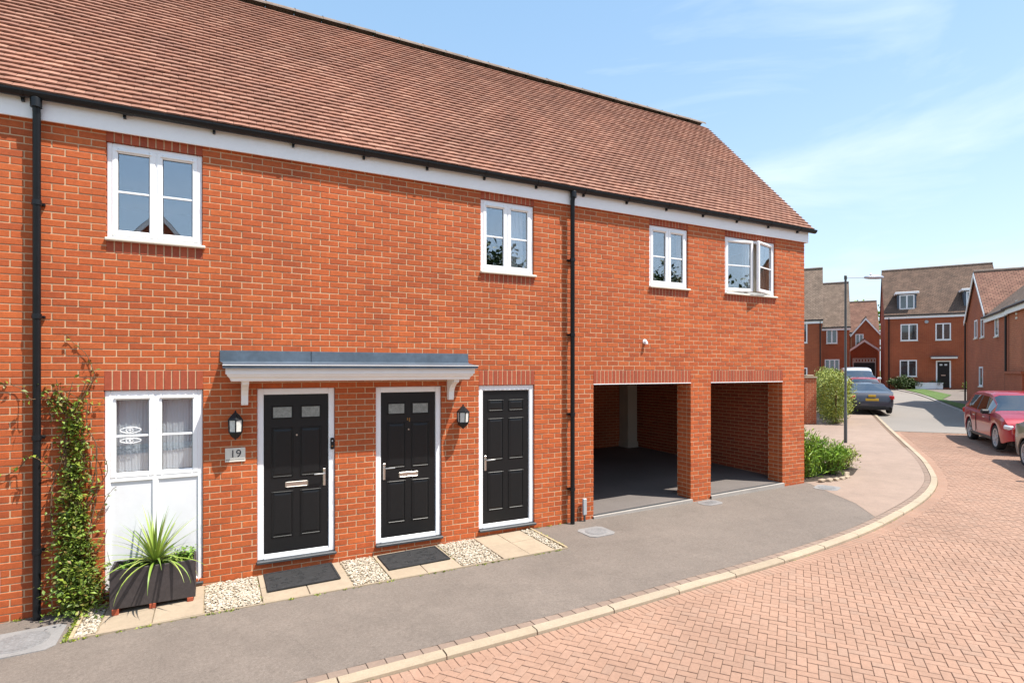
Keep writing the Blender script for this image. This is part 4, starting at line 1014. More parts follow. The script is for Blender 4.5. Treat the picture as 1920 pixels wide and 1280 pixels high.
# ---- bushes at the house corner
def bush(name, x, y, rx, ry, h, n, m, label, size=.08, asp=.3, grp=None, lift=0, nst=14):
    t = setp(empty(name, (x, y, gz(x, y) + lift)), label, 'bush', grp); pts = []; st = MB(); tips = []
    for i in range(nst):
        a = random.uniform(0, 6.3); r = math.sqrt(random.random()); tip = Vector((rx * r * math.cos(a), ry * r * math.sin(a), h * (1 - .35 * r * r) * random.uniform(.75, 1.08))); b0 = Vector((tip.x * .35, tip.y * .35, -.03))
        pl_ = [b0.lerp(tip, s) + Vector((0, 0, .12 * h * math.sin(s * 3.14))) for s in (0, .25, .5, .75, 1)]; st.tube(pl_, [.008, .007, .005, .004, .002], 5); tips.append(pl_)
    for i in range(n):
        q = random.choice(tips); s = random.uniform(.0, 1) ** .85 * 3.99; k = int(s); p = q[k].lerp(q[k + 1], s - k); sp = (.10 + .10 * (1 - s / 4)) * max(rx, .3)
        pts.append(p + Vector((random.gauss(0, sp), random.gauss(0, sp), random.gauss(0, sp * .7))))
    pts = [p for p in pts if p.z > 0]
    mb = MB(); leaf_cloud(mb, pts, size, asp, .35, .7); st.build('stem', 'stem', t); mb.build('foliage', m, t); return t
bush('lavender_bush', 11.25, .38, .42, .5, 1.0, 3600, 'leaf_lime', 'tall bright green bush against the house corner', .13, .17, nst=34)
bush('lavender_bush', 11.95, .34, .45, .42, .72, 2600, 'leaf_lime', 'lower feathery green bush beside the pink path', .11, .17, nst=30)
bush('lavender_bush', 12.65, .55, .45, .42, .52, 1700, 'leaf_gold', 'small yellow green clump at the edge of the corner bed', .09, .22, nst=26)
sheet('planting_bed', [(10.66, .04), (11.3, -.08), (12.2, -.05), (12.95, .3), (13.0, 1.2), (10.66, 2.0)], .010, 'soil')
t = setp(empty('edging_stone', (11.75, -.24, gz(11.7, -.1))), 'pale rounded stone edging in front of the corner bushes', 'stone')
for i in range(7):
    mb = MB(); x = -.75 + i * .2; y = .10 - .05 * math.sin(i * .7) + max(0, i - 4) * .1; v = IV * np.array([.11, .06, .045]) * (1 + rng.uniform(-.15, .15, (len(IV), 1))); mb.add(v + np.array((x, y, .02)), IF, random.random()); mb.build('cobble', 'flag', t)

# ---- garden wall and pier, hedge
gw = setp(empty('garden_wall', (20.05, 6.15, gz(20, 6.1)), R(-27.7)), 'low brick garden wall ending in a capped pier', 'garden wall')
mb = MB(); mb.box(-3.6, -.42, .05, .28, -.2, 1.52); mb.build('wall', 'brickwork', gw, uv=True)
mb = MB(); mb.box(-3.6, -.42, .02, .31, 1.523, 1.585, .01); mb.build('coping', 'brick_red', gw)
mb = MB(); mb.box(-.42, 0, -.02, .38, -.2, 1.72); mb.build('pier', 'brickwork', gw, uv=True)
mb = MB(); mb.box(-.45, .03, -.05, .41, 1.722, 1.785, .01); mb.box(-.36, -.06, .04, .32, 1.785, 1.85, .02); mb.build('pier_cap', 'flag', gw)
def hedge(name, P, wd, h, n, m, label, size=.1):
    x0, y0 = P[0]; t = setp(empty(name, (x0, y0, gz(x0, y0))), label, 'hedge'); pts = []
    Ls = [math.hypot(b[0] - a[0], b[1] - a[1]) for a, b in zip(P, P[1:])]; tot = sum(Ls)
    for i in range(n):
        s = random.random() * tot; k = 0
        while s > Ls[k]: s -= Ls[k]; k += 1
        a, b = P[k], P[k + 1]; q = s / Ls[k]; x = a[0] + (b[0] - a[0]) * q; y = a[1] + (b[1] - a[1]) * q
        th_ = random.uniform(0, 2 * math.pi); rr = random.random() ** .35; bumps = 1 + .12 * math.sin(x * 4.1 + th_ * 2) + .1 * math.sin(y * 5.3 + th_ * 3)
        nx, ny = -(b[1] - a[1]) / Ls[k], (b[0] - a[0]) / Ls[k]; o_ = math.cos(th_) * wd * rr * bumps; z = h * .5 + math.sin(th_) * h * .5 * rr * bumps
        pts.append((x + nx * o_ - x0 + random.gauss(0, .06), y + ny * o_ - y0 + random.gauss(0, .06), max(.0, z + gz(x, y) - gz(x0, y0))))
    mb = MB(); leaf_cloud(mb, pts, size, .45, .3, .4); mb.build('foliage', m, t)
    st = MB()
    for i in range(10):
        k = i % (len(P) - 1); q = [(P[k][j] + (P[k + 1][j] - P[k][j]) * (.3 + .05 * i)) - P[0][j] for j in (0, 1)]; st.tube([(q[0], q[1], -.05), (q[0] + .03, q[1], h * .4), (q[0] + .05, q[1], h * .7)], [.02, .014, .006], 6)
    st.build('stem', 'stem', t); return t
hedge('golden_hedge', [(20.35, 5.55), (21.6, 6.45), (23.2, 7.75), (24.6, 8.9)], .54, 1.95, 24000, 'leaf_gold', 'golden green hedge behind the lamp post beside the pavement', .075)
hedge('front_hedge', [(17.6, 8.6), (19.0, 8.0), (20.6, 7.6)], .5, 1.9, 3000, 'leaf_gold', 'yellow green shrubs growing behind the garden wall', .11)

# ---- lamp post
lx, ly = 16.47, 2.79
lm = setp(empty('lamp_post', (lx, ly, gz(lx, ly))), 'slim dark lamp post on the corner with a pale lamp head', 'lamp post')
mb = MB(); mb.tube([(0, 0, -.1), (0, 0, .9), (0, 0, .92), (0, 0, 4.86)], [.045, .045, .034, .030], 14); mb.lathe([(.04, 4.80), (.04, 4.90), (.025, 4.92)], (0, 0, 0), 12); o = mb.build('pole', 'dark_metal', lm); smooth_by_angle(o)
ad = Vector((EX_, -EZ_, 0))
mb = MB(); mb.tube([Vector((0, 0, 4.84)), ad * .3 + Vector((0, 0, 4.845)), ad * .62 + Vector((0, 0, 4.85))], .011, 8); mb.build('arm', 'lamp_head', lm)
mb = MB(); M = Matrix.Translation(ad * .82 + Vector((0, 0, 4.85))) @ Matrix.Rotation(-AX, 4, 'Z')
n = 12; V = []; secs = [(-.28, .02, .02), (-.23, .06, .05), (-.1, .095, .075), (.1, .095, .08), (.24, .06, .06), (.29, .03, .04)]
for sx, wy, wz in secs:
    for k in range(n): a = 2 * math.pi * k / n; V.append(M @ Vector((sx, wy * math.cos(a), wz * math.sin(a) * (1 if math.sin(a) > 0 else .6))))
mb.add(V, [[i * n + k, i * n + (k + 1) % n, (i + 1) * n + (k + 1) % n, (i + 1) * n + k] for i in range(len(secs) - 1) for k in range(n)] + [list(range(n))[::-1], [(len(secs) - 1) * n + k for k in range(n)]]); mb.build('lamp_head', 'lamp_head', lm, smooth=True, recalc=True)
mb = MB(); q = ad * .74; mb.lathe([(.03, 4.885), (.03, 4.95), (.012, 4.97)], (q.x, q.y, 0), 10); mb.build('photocell', 'lamp_head', lm)

# ------------------------------------------------------------------ cars (front towards +x)
CARS = {
 'suv': dict(L=4.4, W=1.84, r=.345, wx=(-1.31, 1.33), top=[(-2.2, .62), (-2.17, .92), (-2.10, 1.06), (-1.98, 1.30), (-1.80, 1.50), (-1.5, 1.575), (-.6, 1.61), (.15, 1.585), (.42, 1.52), (1.12, 1.075), (1.6, 1.02), (1.95, .93), (2.12, .80), (2.18, .66), (2.2, .5)], belt=[(-2.2, 1.03), (-1.6, 1.02), (0, .96), (1.1, .93), (2.2, .80)], ws=(.44, 1.10), rw=(-2.07, -1.80), side=(-1.62, .80), pil=((-.52, -.43), (-1.30, -1.24))),
 'saloon': dict(L=4.5, W=1.80, r=.32, wx=(-1.33, 1.38), top=[(-2.25, .55), (-2.22, .82), (-2.12, .98), (-1.85, 1.035), (-1.70, 1.05), (-.92, 1.385), (-.5, 1.44), (.05, 1.435), (.32, 1.38), (1.10, 1.00), (1.6, .93), (2.0, .83), (2.16, .70), (2.25, .5)], belt=[(-2.25, .97), (-1.5, .97), (0, .92), (1.1, .89), (2.25, .74)], ws=(.34, 1.08), rw=(-1.66, -.93), side=(-1.15, .75), pil=((-.38, -.30),)),
 'hatch': dict(L=4.0, W=1.74, r=.31, wx=(-1.22, 1.25), top=[(-2.0, .55), (-1.97, .85), (-1.9, 1.0), (-1.70, 1.32), (-1.55, 1.44), (-1.2, 1.48), (-.3, 1.49), (.15, 1.45), (.35, 1.38), (1.05, 1.0), (1.5, .93), (1.8, .83), (1.95, .7), (2.0, .5)], belt=[(-2, .98), (-1.2, .96), (0, .92), (1, .89), (2, .74)], ws=(.38, 1.03), rw=(-1.90, -1.60), side=(-1.40, .72), pil=((-.42, -.34),)),
 'mpv': dict(L=4.4, W=1.80, r=.32, wx=(-1.35, 1.38), top=[(-2.2, .6), (-2.17, .95), (-2.1, 1.15), (-1.98, 1.48), (-1.8, 1.62), (-1.3, 1.67), (-.3, 1.68), (.3, 1.63), (.6, 1.5), (1.45, 1.05), (1.8, .96), (2.05, .82), (2.16, .68), (2.2, .5)], belt=[(-2.2, 1.03), (0, .98), (1.4, .93), (2.2, .76)], ws=(.62, 1.42), rw=(-2.1, -1.85), side=(-1.7, 1.05), pil=((-.5, -.42), (.35, .42))),
}
def car(kind, name, loc, heading, paint, label, grp, mirror_scale=1.0):
    P = CARS[kind]; Lh = P['L'] / 2; W2 = P['W'] / 2; r = P['r']; ra = r + .055
    t = setp(empty(name, (loc[0], loc[1], loc[2]), heading), label, 'car', grp); t.scale = (mirror_scale,) * 3
    xs = sorted(set(np.round(np.concatenate([np.linspace(-Lh, Lh, 61), np.array([p[0] for p in P['top']]), np.array(P['ws'] + P['rw'] + P['side']), np.array([v for q in P['pil'] for v in q]), np.concatenate([w_ + ra * np.cos(np.linspace(0, math.pi, 13)) for w_ in P['wx']])]), 4)))
    tx, tz = zip(*P['top']); bx_, bz = zip(*P['belt'])
    def ztop(x): return np.mean([np.interp(x + d, tx, tz) for d in (-.05, -.025, 0, .025, .05)]) if -Lh + .06 < x < Lh - .06 else np.interp(x, tx, tz)
    rings = []; cf = []
    for x in xs:
        zt = ztop(x); zb = min(np.interp(x, bx_, bz), zt - .05); e = min(1, (Lh - abs(x)) / .55); w_ = W2 * (.80 + .20 * math.sqrt(max(0, 1 - (1 - e) ** 2)))
        zl = .24 + .10 * max(0, (abs(x) - Lh + .3) / .3)
        for q in P['wx']:
            d = abs(x - q)
            if d < ra: zl = max(zl, r + math.sqrt(max(0, ra * ra - d * d)))
        zl = min(zl, zb - .08); c_ = min(1, max(0, (zt - zb - .06) / .32)); cf.append(c_); wt = w_ * (.985 - .235 * c_)
        z1 = max(.44, zl + .015); z2 = max(.70, zl + .03); z2 = min(z2, zb - .03); z1 = min(z1, z2 - .01)
        zr = zt - .045 * c_ - .02; yb = w_ * .985
        lerp = lambda s: (yb + (wt - yb) * s, zb + (zr - zb) * s)
        pts = [(w_ * .965, zl), (w_ * .995, z1), (w_, z2), (yb, zb), lerp(.10), lerp(.86), lerp(1.0), (wt * .84, zt - .012), (0, zt)]
        rings.append([(x, y, z) for y, z in pts] + [(x, -y, z) for y, z in pts[-2::-1]])
    m = len(rings[0]); body = MB(); gl = {k: MB() for k in ('windscreen', 'rear_window', 'side_window', 'side_window_')}; trim = MB()
    for i in range(len(xs) - 1):
        xm = (xs[i] + xs[i + 1]) / 2; cc = min(cf[i], cf[i + 1])
        for k in range(m - 1):
            q = [rings[i][k], rings[i][k + 1], rings[i + 1][k + 1], rings[i + 1][k]]; kk = k if k < 8 else m - 2 - k; dst = body
            if kk == 4 and cc > .45 and P['side'][0] < xm < P['side'][1]:
                dst = trim if any(a < xm < b for a, b in P['pil']) else gl['side_window' if k < 8 else 'side_window_']
            elif kk in (6, 7) and P['ws'][0] < xm < P['ws'][1] and (kk == 7 or cc > .0): dst = gl['windscreen']
            elif kk in (6, 7) and P['rw'][0] < xm < P['rw'][1]: dst = gl['rear_window']
            elif kk == 0: dst = body if not any(abs(xm - w_) < ra for w_ in P['wx']) else body
            dst.add(q, [[3, 2, 1, 0]])
    for rg, s in ((rings[0], 1), (rings[-1], -1)): body.add(rg, [list(range(m))[::s]])
    def weld(mb, name, m_):
        o = mb.build(name, m_, t); bm = bmesh.new(); bm.from_mesh(o.data); bmesh.ops.remove_doubles(bm, verts=bm.verts, dist=.0005); bmesh.ops.recalc_face_normals(bm, faces=bm.faces); bm.to_mesh(o.data); bm.free(); smooth_by_angle(o, 32); return o
    bd = weld(body, 'body', paint)
    for k in gl:
        if gl[k].n: weld(gl[k], k.rstrip('_'), 'glass_car')
    if trim.n: weld(trim, 'pillar', 'trim')
    mb = MB(); mb.box(-Lh + .12, Lh - .12, -W2 + .20, W2 - .20, .20, .72); mb.box(-Lh + .03, Lh - .03, -W2 + .25, W2 - .25, .24, .40); mb.build('underbody', 'trim', t)
    mb = MB(); mb.box(-1.2, .4, -W2 + .3, W2 - .3, .72, .98); 
    for sx in (.0, -.95):
        for sy in (-.36, .36): mb.box(sx - .1, sx + .08, sy - .22, sy + .22, .7, 1.12, .04); mb.box(sx - .08, sx + .03, sy - .12, sy + .12, 1.1, 1.28, .04)
    mb.build('seat', 'trim', t)
    ty = MB(); prof = [(r - .105, -.03), (r - .10, -.085), (r - .03, -.10), (r, -.075), (r, .075), (r - .03, .10), (r - .10, .085), (r - .105, .03)]; ty.lathe(prof, (0, 0, 0), 28)
    rm = MB(); rm.lathe([(r - .095, .05), (r - .09, .088), (r - .12, .08), (r - .13, .05)], (0, 0, 0), 28)
    for k in range(5):
        a = k * 2 * math.pi / 5
        for da in (-.13, .13): rm.add([(math.cos(a + da * s) * rr, math.sin(a + da * s) * rr, z) for rr, s, z in ((.04, .9, .07), (r - .11, .9, .082))] + [(math.cos(a + da * s) * rr, math.sin(a + da * s) * rr, z) for rr, s, z in ((r - .11, 1.9, .082), (.04, 2.6, .07))], [[0, 1, 2, 3] if da > 0 else [3, 2, 1, 0]])
    rm.lathe([(.06, .05), (.055, .078), (.02, .085)], (0, 0, 0), 16)
    tme = ty.mesh('wheel', 'tyre', smooth=True); rme_ = rm.mesh('rim', 'rim', recalc=False); dk = MB(); dk.lathe([(r - .10, .02), (r - .10, .035)], (0, 0, 0), 24); dme = dk.mesh('brake_disc', 'trim')
    for q in P['wx']:
        for s in (1, -1):
            w_ = inst('wheel', tme, t, Matrix.Translation((q, s * (W2 - .115), r)) @ Matrix.Rotation(-s * math.pi / 2, 4, 'X')); inst('rim', rme_, w_, Matrix.Identity(4)); inst('brake_disc', dme, w_, Matrix.Identity(4))
    zf = ztop(Lh - .12) - .10; zr_ = ztop(-Lh + .10) - .12
    for s in (1, -1):
        mb = MB(); mb.obox((Lh - .185, s * (W2 - .235), zf - .035), (.10, .21, .06), -s * (math.pi / 2 - 1.02) , .03, tilt=(0, .12)); mb.build('headlight', 'lens', t)
        mb = MB(); mb.obox((-Lh + .135, s * (W2 - .22), zr_ - .03), (.085, .20, .085), s * .55, .03); mb.build('tail_light', 'tail_red', t)
        mb = MB(); mb.obox((P['ws'][1] - .32, s * (W2 + .075), np.interp(.7, bx_, bz) + .09), (.07, .10, .065), 0, .035); mb.obox((P['ws'][1] - .30, s * (W2 - .02), np.interp(.7, bx_, bz) + .04), (.04, .06, .02), 0, .01); mb.build('mirror', 'trim' if kind == 'suv' else paint, t)
        for hx_ in (-.75, .28): mb = MB(); mb.box(hx_ - .09, hx_ + .09, s * (W2 - .012) - .012, s * (W2 - .012) + .022, .83, .865, .008); mb.build('door_handle', paint if kind != 'suv' else 'steel', t)
        mb = MB(); mb.box(-.97 + .0, 1.0, s * (W2 * .985) - .012, s * (W2 * .985) + .014, .25, .33, .01); mb.build('sill_trim', 'trim', t)
        for dx_ in (-1.02, -.47, .92):                 # shut lines
            mb = MB(); mb.box(dx_ - .004, dx_ + .004, s * W2 - .012, s * W2 + .0015, .36 if abs(dx_) < .9 else .78, .93); mb.build('door_gap', 'trim', t)
    mb = MB(); mb.box(Lh - .12, Lh - .02, -W2 + .5, W2 - .5, zf - .22, zf - .06, .02); mb.box(Lh - .10, Lh - .008, -W2 + .42, W2 - .42, .30, .42, .02); mb.build('grille', 'trim', t)
    mb = MB(); mb.box(Lh - .03, Lh + .006, -.26, .26, .43, .54, .004); mb.build('front_plate', 'plate_white', t)
    mb = MB(); mb.box(-Lh - .008, -Lh + .05, -.26, .26, .62, .73, .004); mb.build('rear_plate', 'plate_yellow', t)
    mb = MB(); mb.box(-Lh - .004, -Lh + .06, -W2 + .35, W2 - .35, .27, .40, .02); mb.build('rear_bumper_trim', 'trim', t)
    return t
def cz(x, y): return gz(x, y) - DROP + .004
RG = 'cars parked along the right of the road'; LG = 'cars parked along the left kerb'
fwdn = R(216)
def place(kind, wheel, back, paint, label, grp, name):     # wheel: road-side wheel contact; back: offset to the car centre along its heading
    P = CARS[kind]; hd = Vector((math.cos(fwdn), math.sin(fwdn), 0)); c_ = Vector((*wheel, 0)) + hd * back + RNn * (P['W'] / 2 - .1)
    return car(kind, name, (c_.x, c_.y, cz(c_.x, c_.y)), fwdn, paint, label, grp, .95)
place('suv', (18.55, -.02), -1.27, 'paint_red', 'dark red sport utility car facing the camera at the right edge', RG, 'parked_car')
place('saloon', (16.72, -1.30), 1.33, 'paint_champagne', 'bronze grey car cut off by the right edge of the picture', RG, 'parked_car')
hl = R(37)
c = car('saloon', 'parked_car', (26.55, 8.15, cz(26.5, 8.1) + .02), hl, 'paint_grey', 'dark grey saloon seen from behind, two wheels on the kerb', LG, .92)
mb = MB(); mb.box(-2.262, -2.2, -.15, .15, .80, .90, .004); mb.build('badge_plate', 'plate_yellow', c)
car('hatch', 'parked_car', (31.9, 11.55, cz(31.9, 11.5)), hl, 'paint_red_hatch', 'red hatchback half hidden behind the grey saloon', LG, .92)
car('mpv', 'parked_car', (36.1, 14.35, cz(36.1, 14.3)), hl + math.pi, 'paint_silver', 'silver people carrier facing the camera, last of the row', LG, 1.08)

# ------------------------------------------------------------------ the other side of the road
rk = [Vector((*p, 0)) for p in RK]
sheet('right_pavement', RK + [(-11, -40), (75, -40), (75, 27.5)], .0, 'asphalt')
rks = resample(catmull([p for p in RK if p[0] > 3][::-1]), .9)
rkerb = setp(empty('right_kerb'), kind='structure')
for (p, n), (q, m2) in zip(rks, rks[1:]):
    mb = MB(); V = []
    for a_, nn in ((p, n), (q, m2)):
        for o_, z in ((0, .01), (.125, .012), (.125, -.1), (0, -.1)): V.append((a_.x + nn.x * o_, a_.y + nn.y * o_, gz(a_.x, a_.y) + z))
    mb.add(V, [[0, 1, 5, 4], [1, 2, 6, 5], [3, 0, 4, 7], [0, 3, 2, 1], [4, 5, 6, 7]]); mb.build('kerb_stone', 'concrete', rkerb, recalc=True)
sheet('lawn', [(25.2, 2.35), (28.7, 4.9), (34.1, 8.55), (37.4, 10.75), (40.6, 13.0), (44.0, 15.7), (45.5, 15.2), (40.2, 11.0), (36.2, 9.6), (33.5, 7.4), (26.0, 1.9)], .03, 'grass')

# ------------------------------------------------------------------ houses further along
def fwin(parent, x0, x1, z0, z1, y=0, nl=2, M=None, name='window'):
    mb = MB(); frame_rect(mb, x0, x1, z0, z1, y - .03, y + .04, .07, 0, M)
    for k in range(1, nl): xm = x0 + (x1 - x0) * k / nl; mb.box(xm - .045, xm + .045, y - .028, y + .04, z0 + .07, z1 - .07, M=M)
    w_ = mb.build(name, 'upvc', parent)
    mb = MB(); mb.box(x0 + .05, x1 - .05, y - .004, y + .004, z0 + .05, z1 - .05, M=M); mb.build('pane', 'far_glass', w_)
    mb = MB(); mb.box(x0 - .03, x1 + .03, y - .07, y + .02, z0 - .05, z0, M=M); mb.build('sill', 'cream_sill', w_)
    return w_
mat('far_glass', (.035, .045, .05), rough=.04, spec=1.0, coat=.6, noise=((2.2, .6),))
def far_house(name, org, ang, Ln, dep, z0, ze, zr, across, label, roofm='roof_brown', wallm='brickwork_far', over=.12, fascia=True, verge=True):
    t = setp(empty(name, (org[0], org[1], 0), ang), label, 'house')
    mb = MB()
    if across: mb.prism([(0, z0 - 1), (Ln, z0 - 1), (Ln, ze), (Ln / 2, zr - .06), (0, ze)], 1, 0, dep)
    else: mb.prism([(0, z0 - 1), (dep, z0 - 1), (dep, ze), (dep / 2, zr - .06), (0, ze)], 0, 0, Ln)
    mb.build('wall', wallm, t, uv=True, recalc=True)
    mb = MB(); th = .09
    if across:
        h = Ln / 2; k = (zr - ze) / h; o_ = over
        for s in (1, -1):
            e = (h + s * (h + o_), ze - k * o_); r_ = (h, zr)
            mb.add([(e[0], -.1, e[1]), (r_[0], -.1, r_[1]), (r_[0], dep + .1, r_[1]), (e[0], dep + .1, e[1]), (e[0], -.1, e[1] + th), (r_[0], -.1, r_[1] + th), (r_[0], dep + .1, r_[1] + th), (e[0], dep + .1, e[1] + th)], [[0, 1, 2, 3], [4, 7, 6, 5], [0, 4, 5, 1], [2, 6, 7, 3], [0, 3, 7, 4]])
    else:
        h = dep / 2; k = (zr - ze) / h; o_ = over
        for s in (1, -1):
            e = (h + s * (h + o_), ze - k * o_)
            mb.add([(-.08, e[0], e[1]), (-.08, h, zr), (Ln + .08, h, zr), (Ln + .08, e[0], e[1]), (-.08, e[0], e[1] + th), (-.08, h, zr + th), (Ln + .08, h, zr + th), (Ln + .08, e[0], e[1] + th)], [[0, 1, 2, 3], [4, 7, 6, 5], [0, 4, 5, 1], [2, 6, 7, 3], [0, 3, 7, 4]])
    rf = mb.build('roof', roofm, t, uv=True, recalc=True)
    mb = MB()
    if across: mb.tube([(Ln / 2, -.1, zr + th), (Ln / 2, dep + .1, zr + th)], .09, 8)
    else: mb.tube([(-.08, dep / 2, zr + th), (Ln + .08, dep / 2, zr + th)], .09, 8)
    mb.build('ridge', 'ridge_tile', rf)
    if across:
        mb = MB(); h = Ln / 2
        for s in (1, -1): mb.add([(h + s * (h + over), -.125, ze - k * over - .14), (h, -.125, zr - .14), (h, -.125, zr + .06), (h + s * (h + over), -.125, ze - k * over + .06), (h + s * (h + over), -.09, ze - k * over - .14), (h, -.09, zr - .14), (h, -.09, zr + .06), (h + s * (h + over), -.09, ze - k * over + .06)], [[0, 1, 2, 3], [4, 7, 6, 5], [0, 4, 5, 1], [2, 3, 7, 6], [0, 3, 7, 4]])
        mb.build('bargeboard', 'white_paint', t, recalc=True)
    elif fascia:
        mb = MB(); mb.box(-.06, Ln + .06, -over + .0, -over + .05, ze - k * over - .20, ze - k * over + .02); mb.build('fascia', 'white_paint', t)
        mb = MB(); mb.tube([(-.1, -over - .05, ze - k * over + .03), (Ln + .1, -over - .05, ze - k * over + .03)], .055, 8); mb.build('gutter', 'black_plastic', t)
    return t
def fdoor(t, x0, x1, z0, z1, canopy=True):
    mb = MB(); mb.box(x0 + .08, x1 - .08, -.005, .05, z0, z1 - .08); d_ = mb.build('door', 'black_door', t)
    mb = MB(); mb.box(x0, x0 + .08, -.03, .05, z0, z1); mb.box(x1 - .08, x1, -.03, .05, z0, z1); mb.box(x0 + .08, x1 - .08, -.029, .05, z1 - .08, z1); mb.build('door_frame', 'upvc', d_)
    xm = (x0 + x1) / 2
    for s in (-1, 1): mb = MB(); mb.box(xm + s * .14 - .08, xm + s * .14 + .08, -.015, .0, z1 - .36, z1 - .24, .004); mb.build('pane', 'lens', d_)
    mb = MB(); mb.box(xm - .13, xm + .13, -.02, .0, z0 + .86, z0 + .94, .005); mb.build('letter_plate', 'steel', d_)
    if canopy:
        mb = MB(); mb.box(x0 - .32, x1 + .32, -.5, 0, z1 + .14, z1 + .26, .01); c_ = mb.build('canopy', 'white_timber', t); mb = MB(); mb.box(x0 - .36, x1 + .36, -.54, 0, z1 + .262, z1 + .32, .01); mb.build('lead_roof', 'lead', c_)
def dpipe(t, x, z0, z1):
    mb = MB(); mb.tube([(x, -.09, z0), (x, -.09, z1)], .04, 8); mb.build('downpipe', 'black_plastic', t)
# the brown roofed house facing down the road
h = far_house('far_house', (44.89, 17.51), R(-58), 6.8, 7.0, 1.1, 6.62, 10.35, False, 'square brick house with brown roof and dormers closing the end of the road')
fwin(h, .95, 2.0, 4.65, 5.88); fwin(h, 3.05, 3.95, 4.65, 5.86); fwin(h, .9, 1.95, 2.0, 3.22); fdoor(h, 3.08, 3.95, 1.2, 3.16); dpipe(h, .22, .8, 6.4)
mb = MB(); mb.lathe([(.12, 0), (.12, .1)], (0, 0, 0), 14); o = mb.build('alarm_box', 'grey_plastic', h); o.rotation_euler = (R(90), 0, 0); o.location = (2.52, 0, 6.0)
kR = (10.35 - 6.62) / 3.5
def dormer(t, x0, x1, zb, zt):
    yb = (zb - 6.62) / kR; yt = (zt - 6.62) / kR + .3
    mb = MB(); mb.add([(x0, yb, zb - .15), (x1, yb, zb - .15), (x1, yb, zt), (x0, yb, zt), (x0, yt, zt), (x1, yt, zt)], [[0, 1, 2, 3], [0, 3, 4], [1, 5, 2], [3, 2, 5, 4]]); d_ = mb.build('dormer', 'lead', t, recalc=True)
    mb = MB(); mb.box(x0 - .16, x1 + .16, yb - .18, yt, zt + .001, zt + .16, .02); mb.build('dormer_roof', 'white_paint', d_)
    w_ = fwin(t, x0 + .12, x1 - .12, zb + .02, zt - .06, yb - .02, name='dormer_window')
dormer(h, .78, 1.95, 7.0, 8.15); dormer(h, 4.75, 5.9, 7.0, 8.15)
# right hand terrace, gables to the road
EO = Vector((36.28, 8.47, 0)); ed_ = Vector((math.cos(R(212)), math.sin(R(212)), 0))
h = far_house('far_house', EO, R(212), 5.1, 7.5, .8, 5.15, 7.35, True, 'gabled brick house at right with narrow windows and red roof', 'roof_red')
fwin(h, 2.25, 2.95, 4.08, 5.0, nl=1); fwin(h, 3.85, 4.55, 4.05, 4.96, nl=1); fwin(h, 3.45, 4.25, 1.7, 2.65, nl=1); dpipe(h, .12, .6, 5.0)
o2 = EO + ed_ * 5.11
h = far_house('far_house', o2, R(212), 4.25, 6.5, .7, 5.0, 8.1, False, 'plain brick terrace section with dark pipe and sloping brown roof', 'roof_brown')
fwin(h, 1.75, 2.4, 3.95, 4.78, nl=1); dpipe(h, 4.1, .5, 4.9)
mb = MB(); mb.box(3.3, 3.95, -.42, -.02, .45, 1.5, .03); mb.build('meter_cupboard', 'trim', h)
o3 = EO + ed_ * 9.37
h = far_house('far_house', o3, R(212), 3.6, 7, .6, 5.06, 8.3, False, 'brick house with white eaves board at the right edge', 'roof_brown', 'brickwork', over=.16)
mb = MB()
for k in range(5): mb.box(1.05, 1.25, -.03, .0, 4.45 + k * .16, 4.53 + k * .16)
mb.build('brick_vent', 'cream_sill', h); mb = MB(); mb.box(.35, 3.0, -.22, -.001, .2, 2.35); mb.box(.28, 3.1, -.28, -.001, 2.352, 2.44); mb.build('side_wall', 'brickwork_far', h, uv=True)
# houses left of the end house
h = far_house('far_house', (37.81 - 8 * math.cos(R(-56)), 17.83 - 8 * math.sin(R(-56))), R(-56), 8.0, 6.2, .9, 6.1, 10.0, False, 'brick house with buff tiled roof just past the corner of the near house', 'roof_buff')
fwin(h, 6.55, 7.1, 4.4, 5.8, nl=1); fwin(h, 6.55, 7.1, 1.5, 2.65, nl=1); dpipe(h, 7.9, .6, 5.9)
h = far_house('far_house', (44.47 - .25, 22.24 + .35), R(-56), 2.35, 6.5, 1.1, 6.05, 9.9, False, 'narrow brick house with tall brown roof behind the lamp post', 'roof_buff')
fwin(h, .72, 1.5, 4.65, 5.85); fwin(h, .6, 1.65, 2.1, 3.35, nl=3)
h = far_house('far_house', (53.55, 25.38), R(-56), 2.25, 5.5, 1.3, 5.85, 7.3, True, 'small brick gable with white bargeboards in the background', 'roof_red')
fwin(h, .3, .95, 4.75, 5.85)
far_house('far_house', (55.2, 27.2), R(-56), 2.9, 6.0, 1.3, 6.2, 9.35, False, 'distant brick house with brown roof behind the small gable', 'roof_red')
h = far_house('garage', (49.45, 22.9), R(-56), 1.95, 5.5, 1.2, 4.3, 5.05, True, 'brick garage with gabled roof and dark open doorway', 'roof_red')
mb = MB(); mb.box(.16, 1.75, -.012, .0, 1.2, 3.12); mb.build('doorway', 'trim', h); mb = MB(); frame_rect(mb, .1, 1.82, 1.2, 3.5, -.04, -.005, .07, 0); mb.box(.17, 1.75, -.035, -.005, 3.12, 3.2); mb.build('door_frame', 'cream_sill', h)  # flat dark panel on the wall stands in for shade inside the opening
mb = MB()
for k in range(7): mb.box(.2 + k * .225, .33 + k * .225, -.03, -.006, 3.22, 3.40)
mb.build('trellis', 'cream_sill', h)
far_house('far_house', (58.5, 20.0), R(-56), 9, 6.5, 1.4, 5.6, 8.6, False, 'far brick house with low buff roof between the others', 'roof_buff')
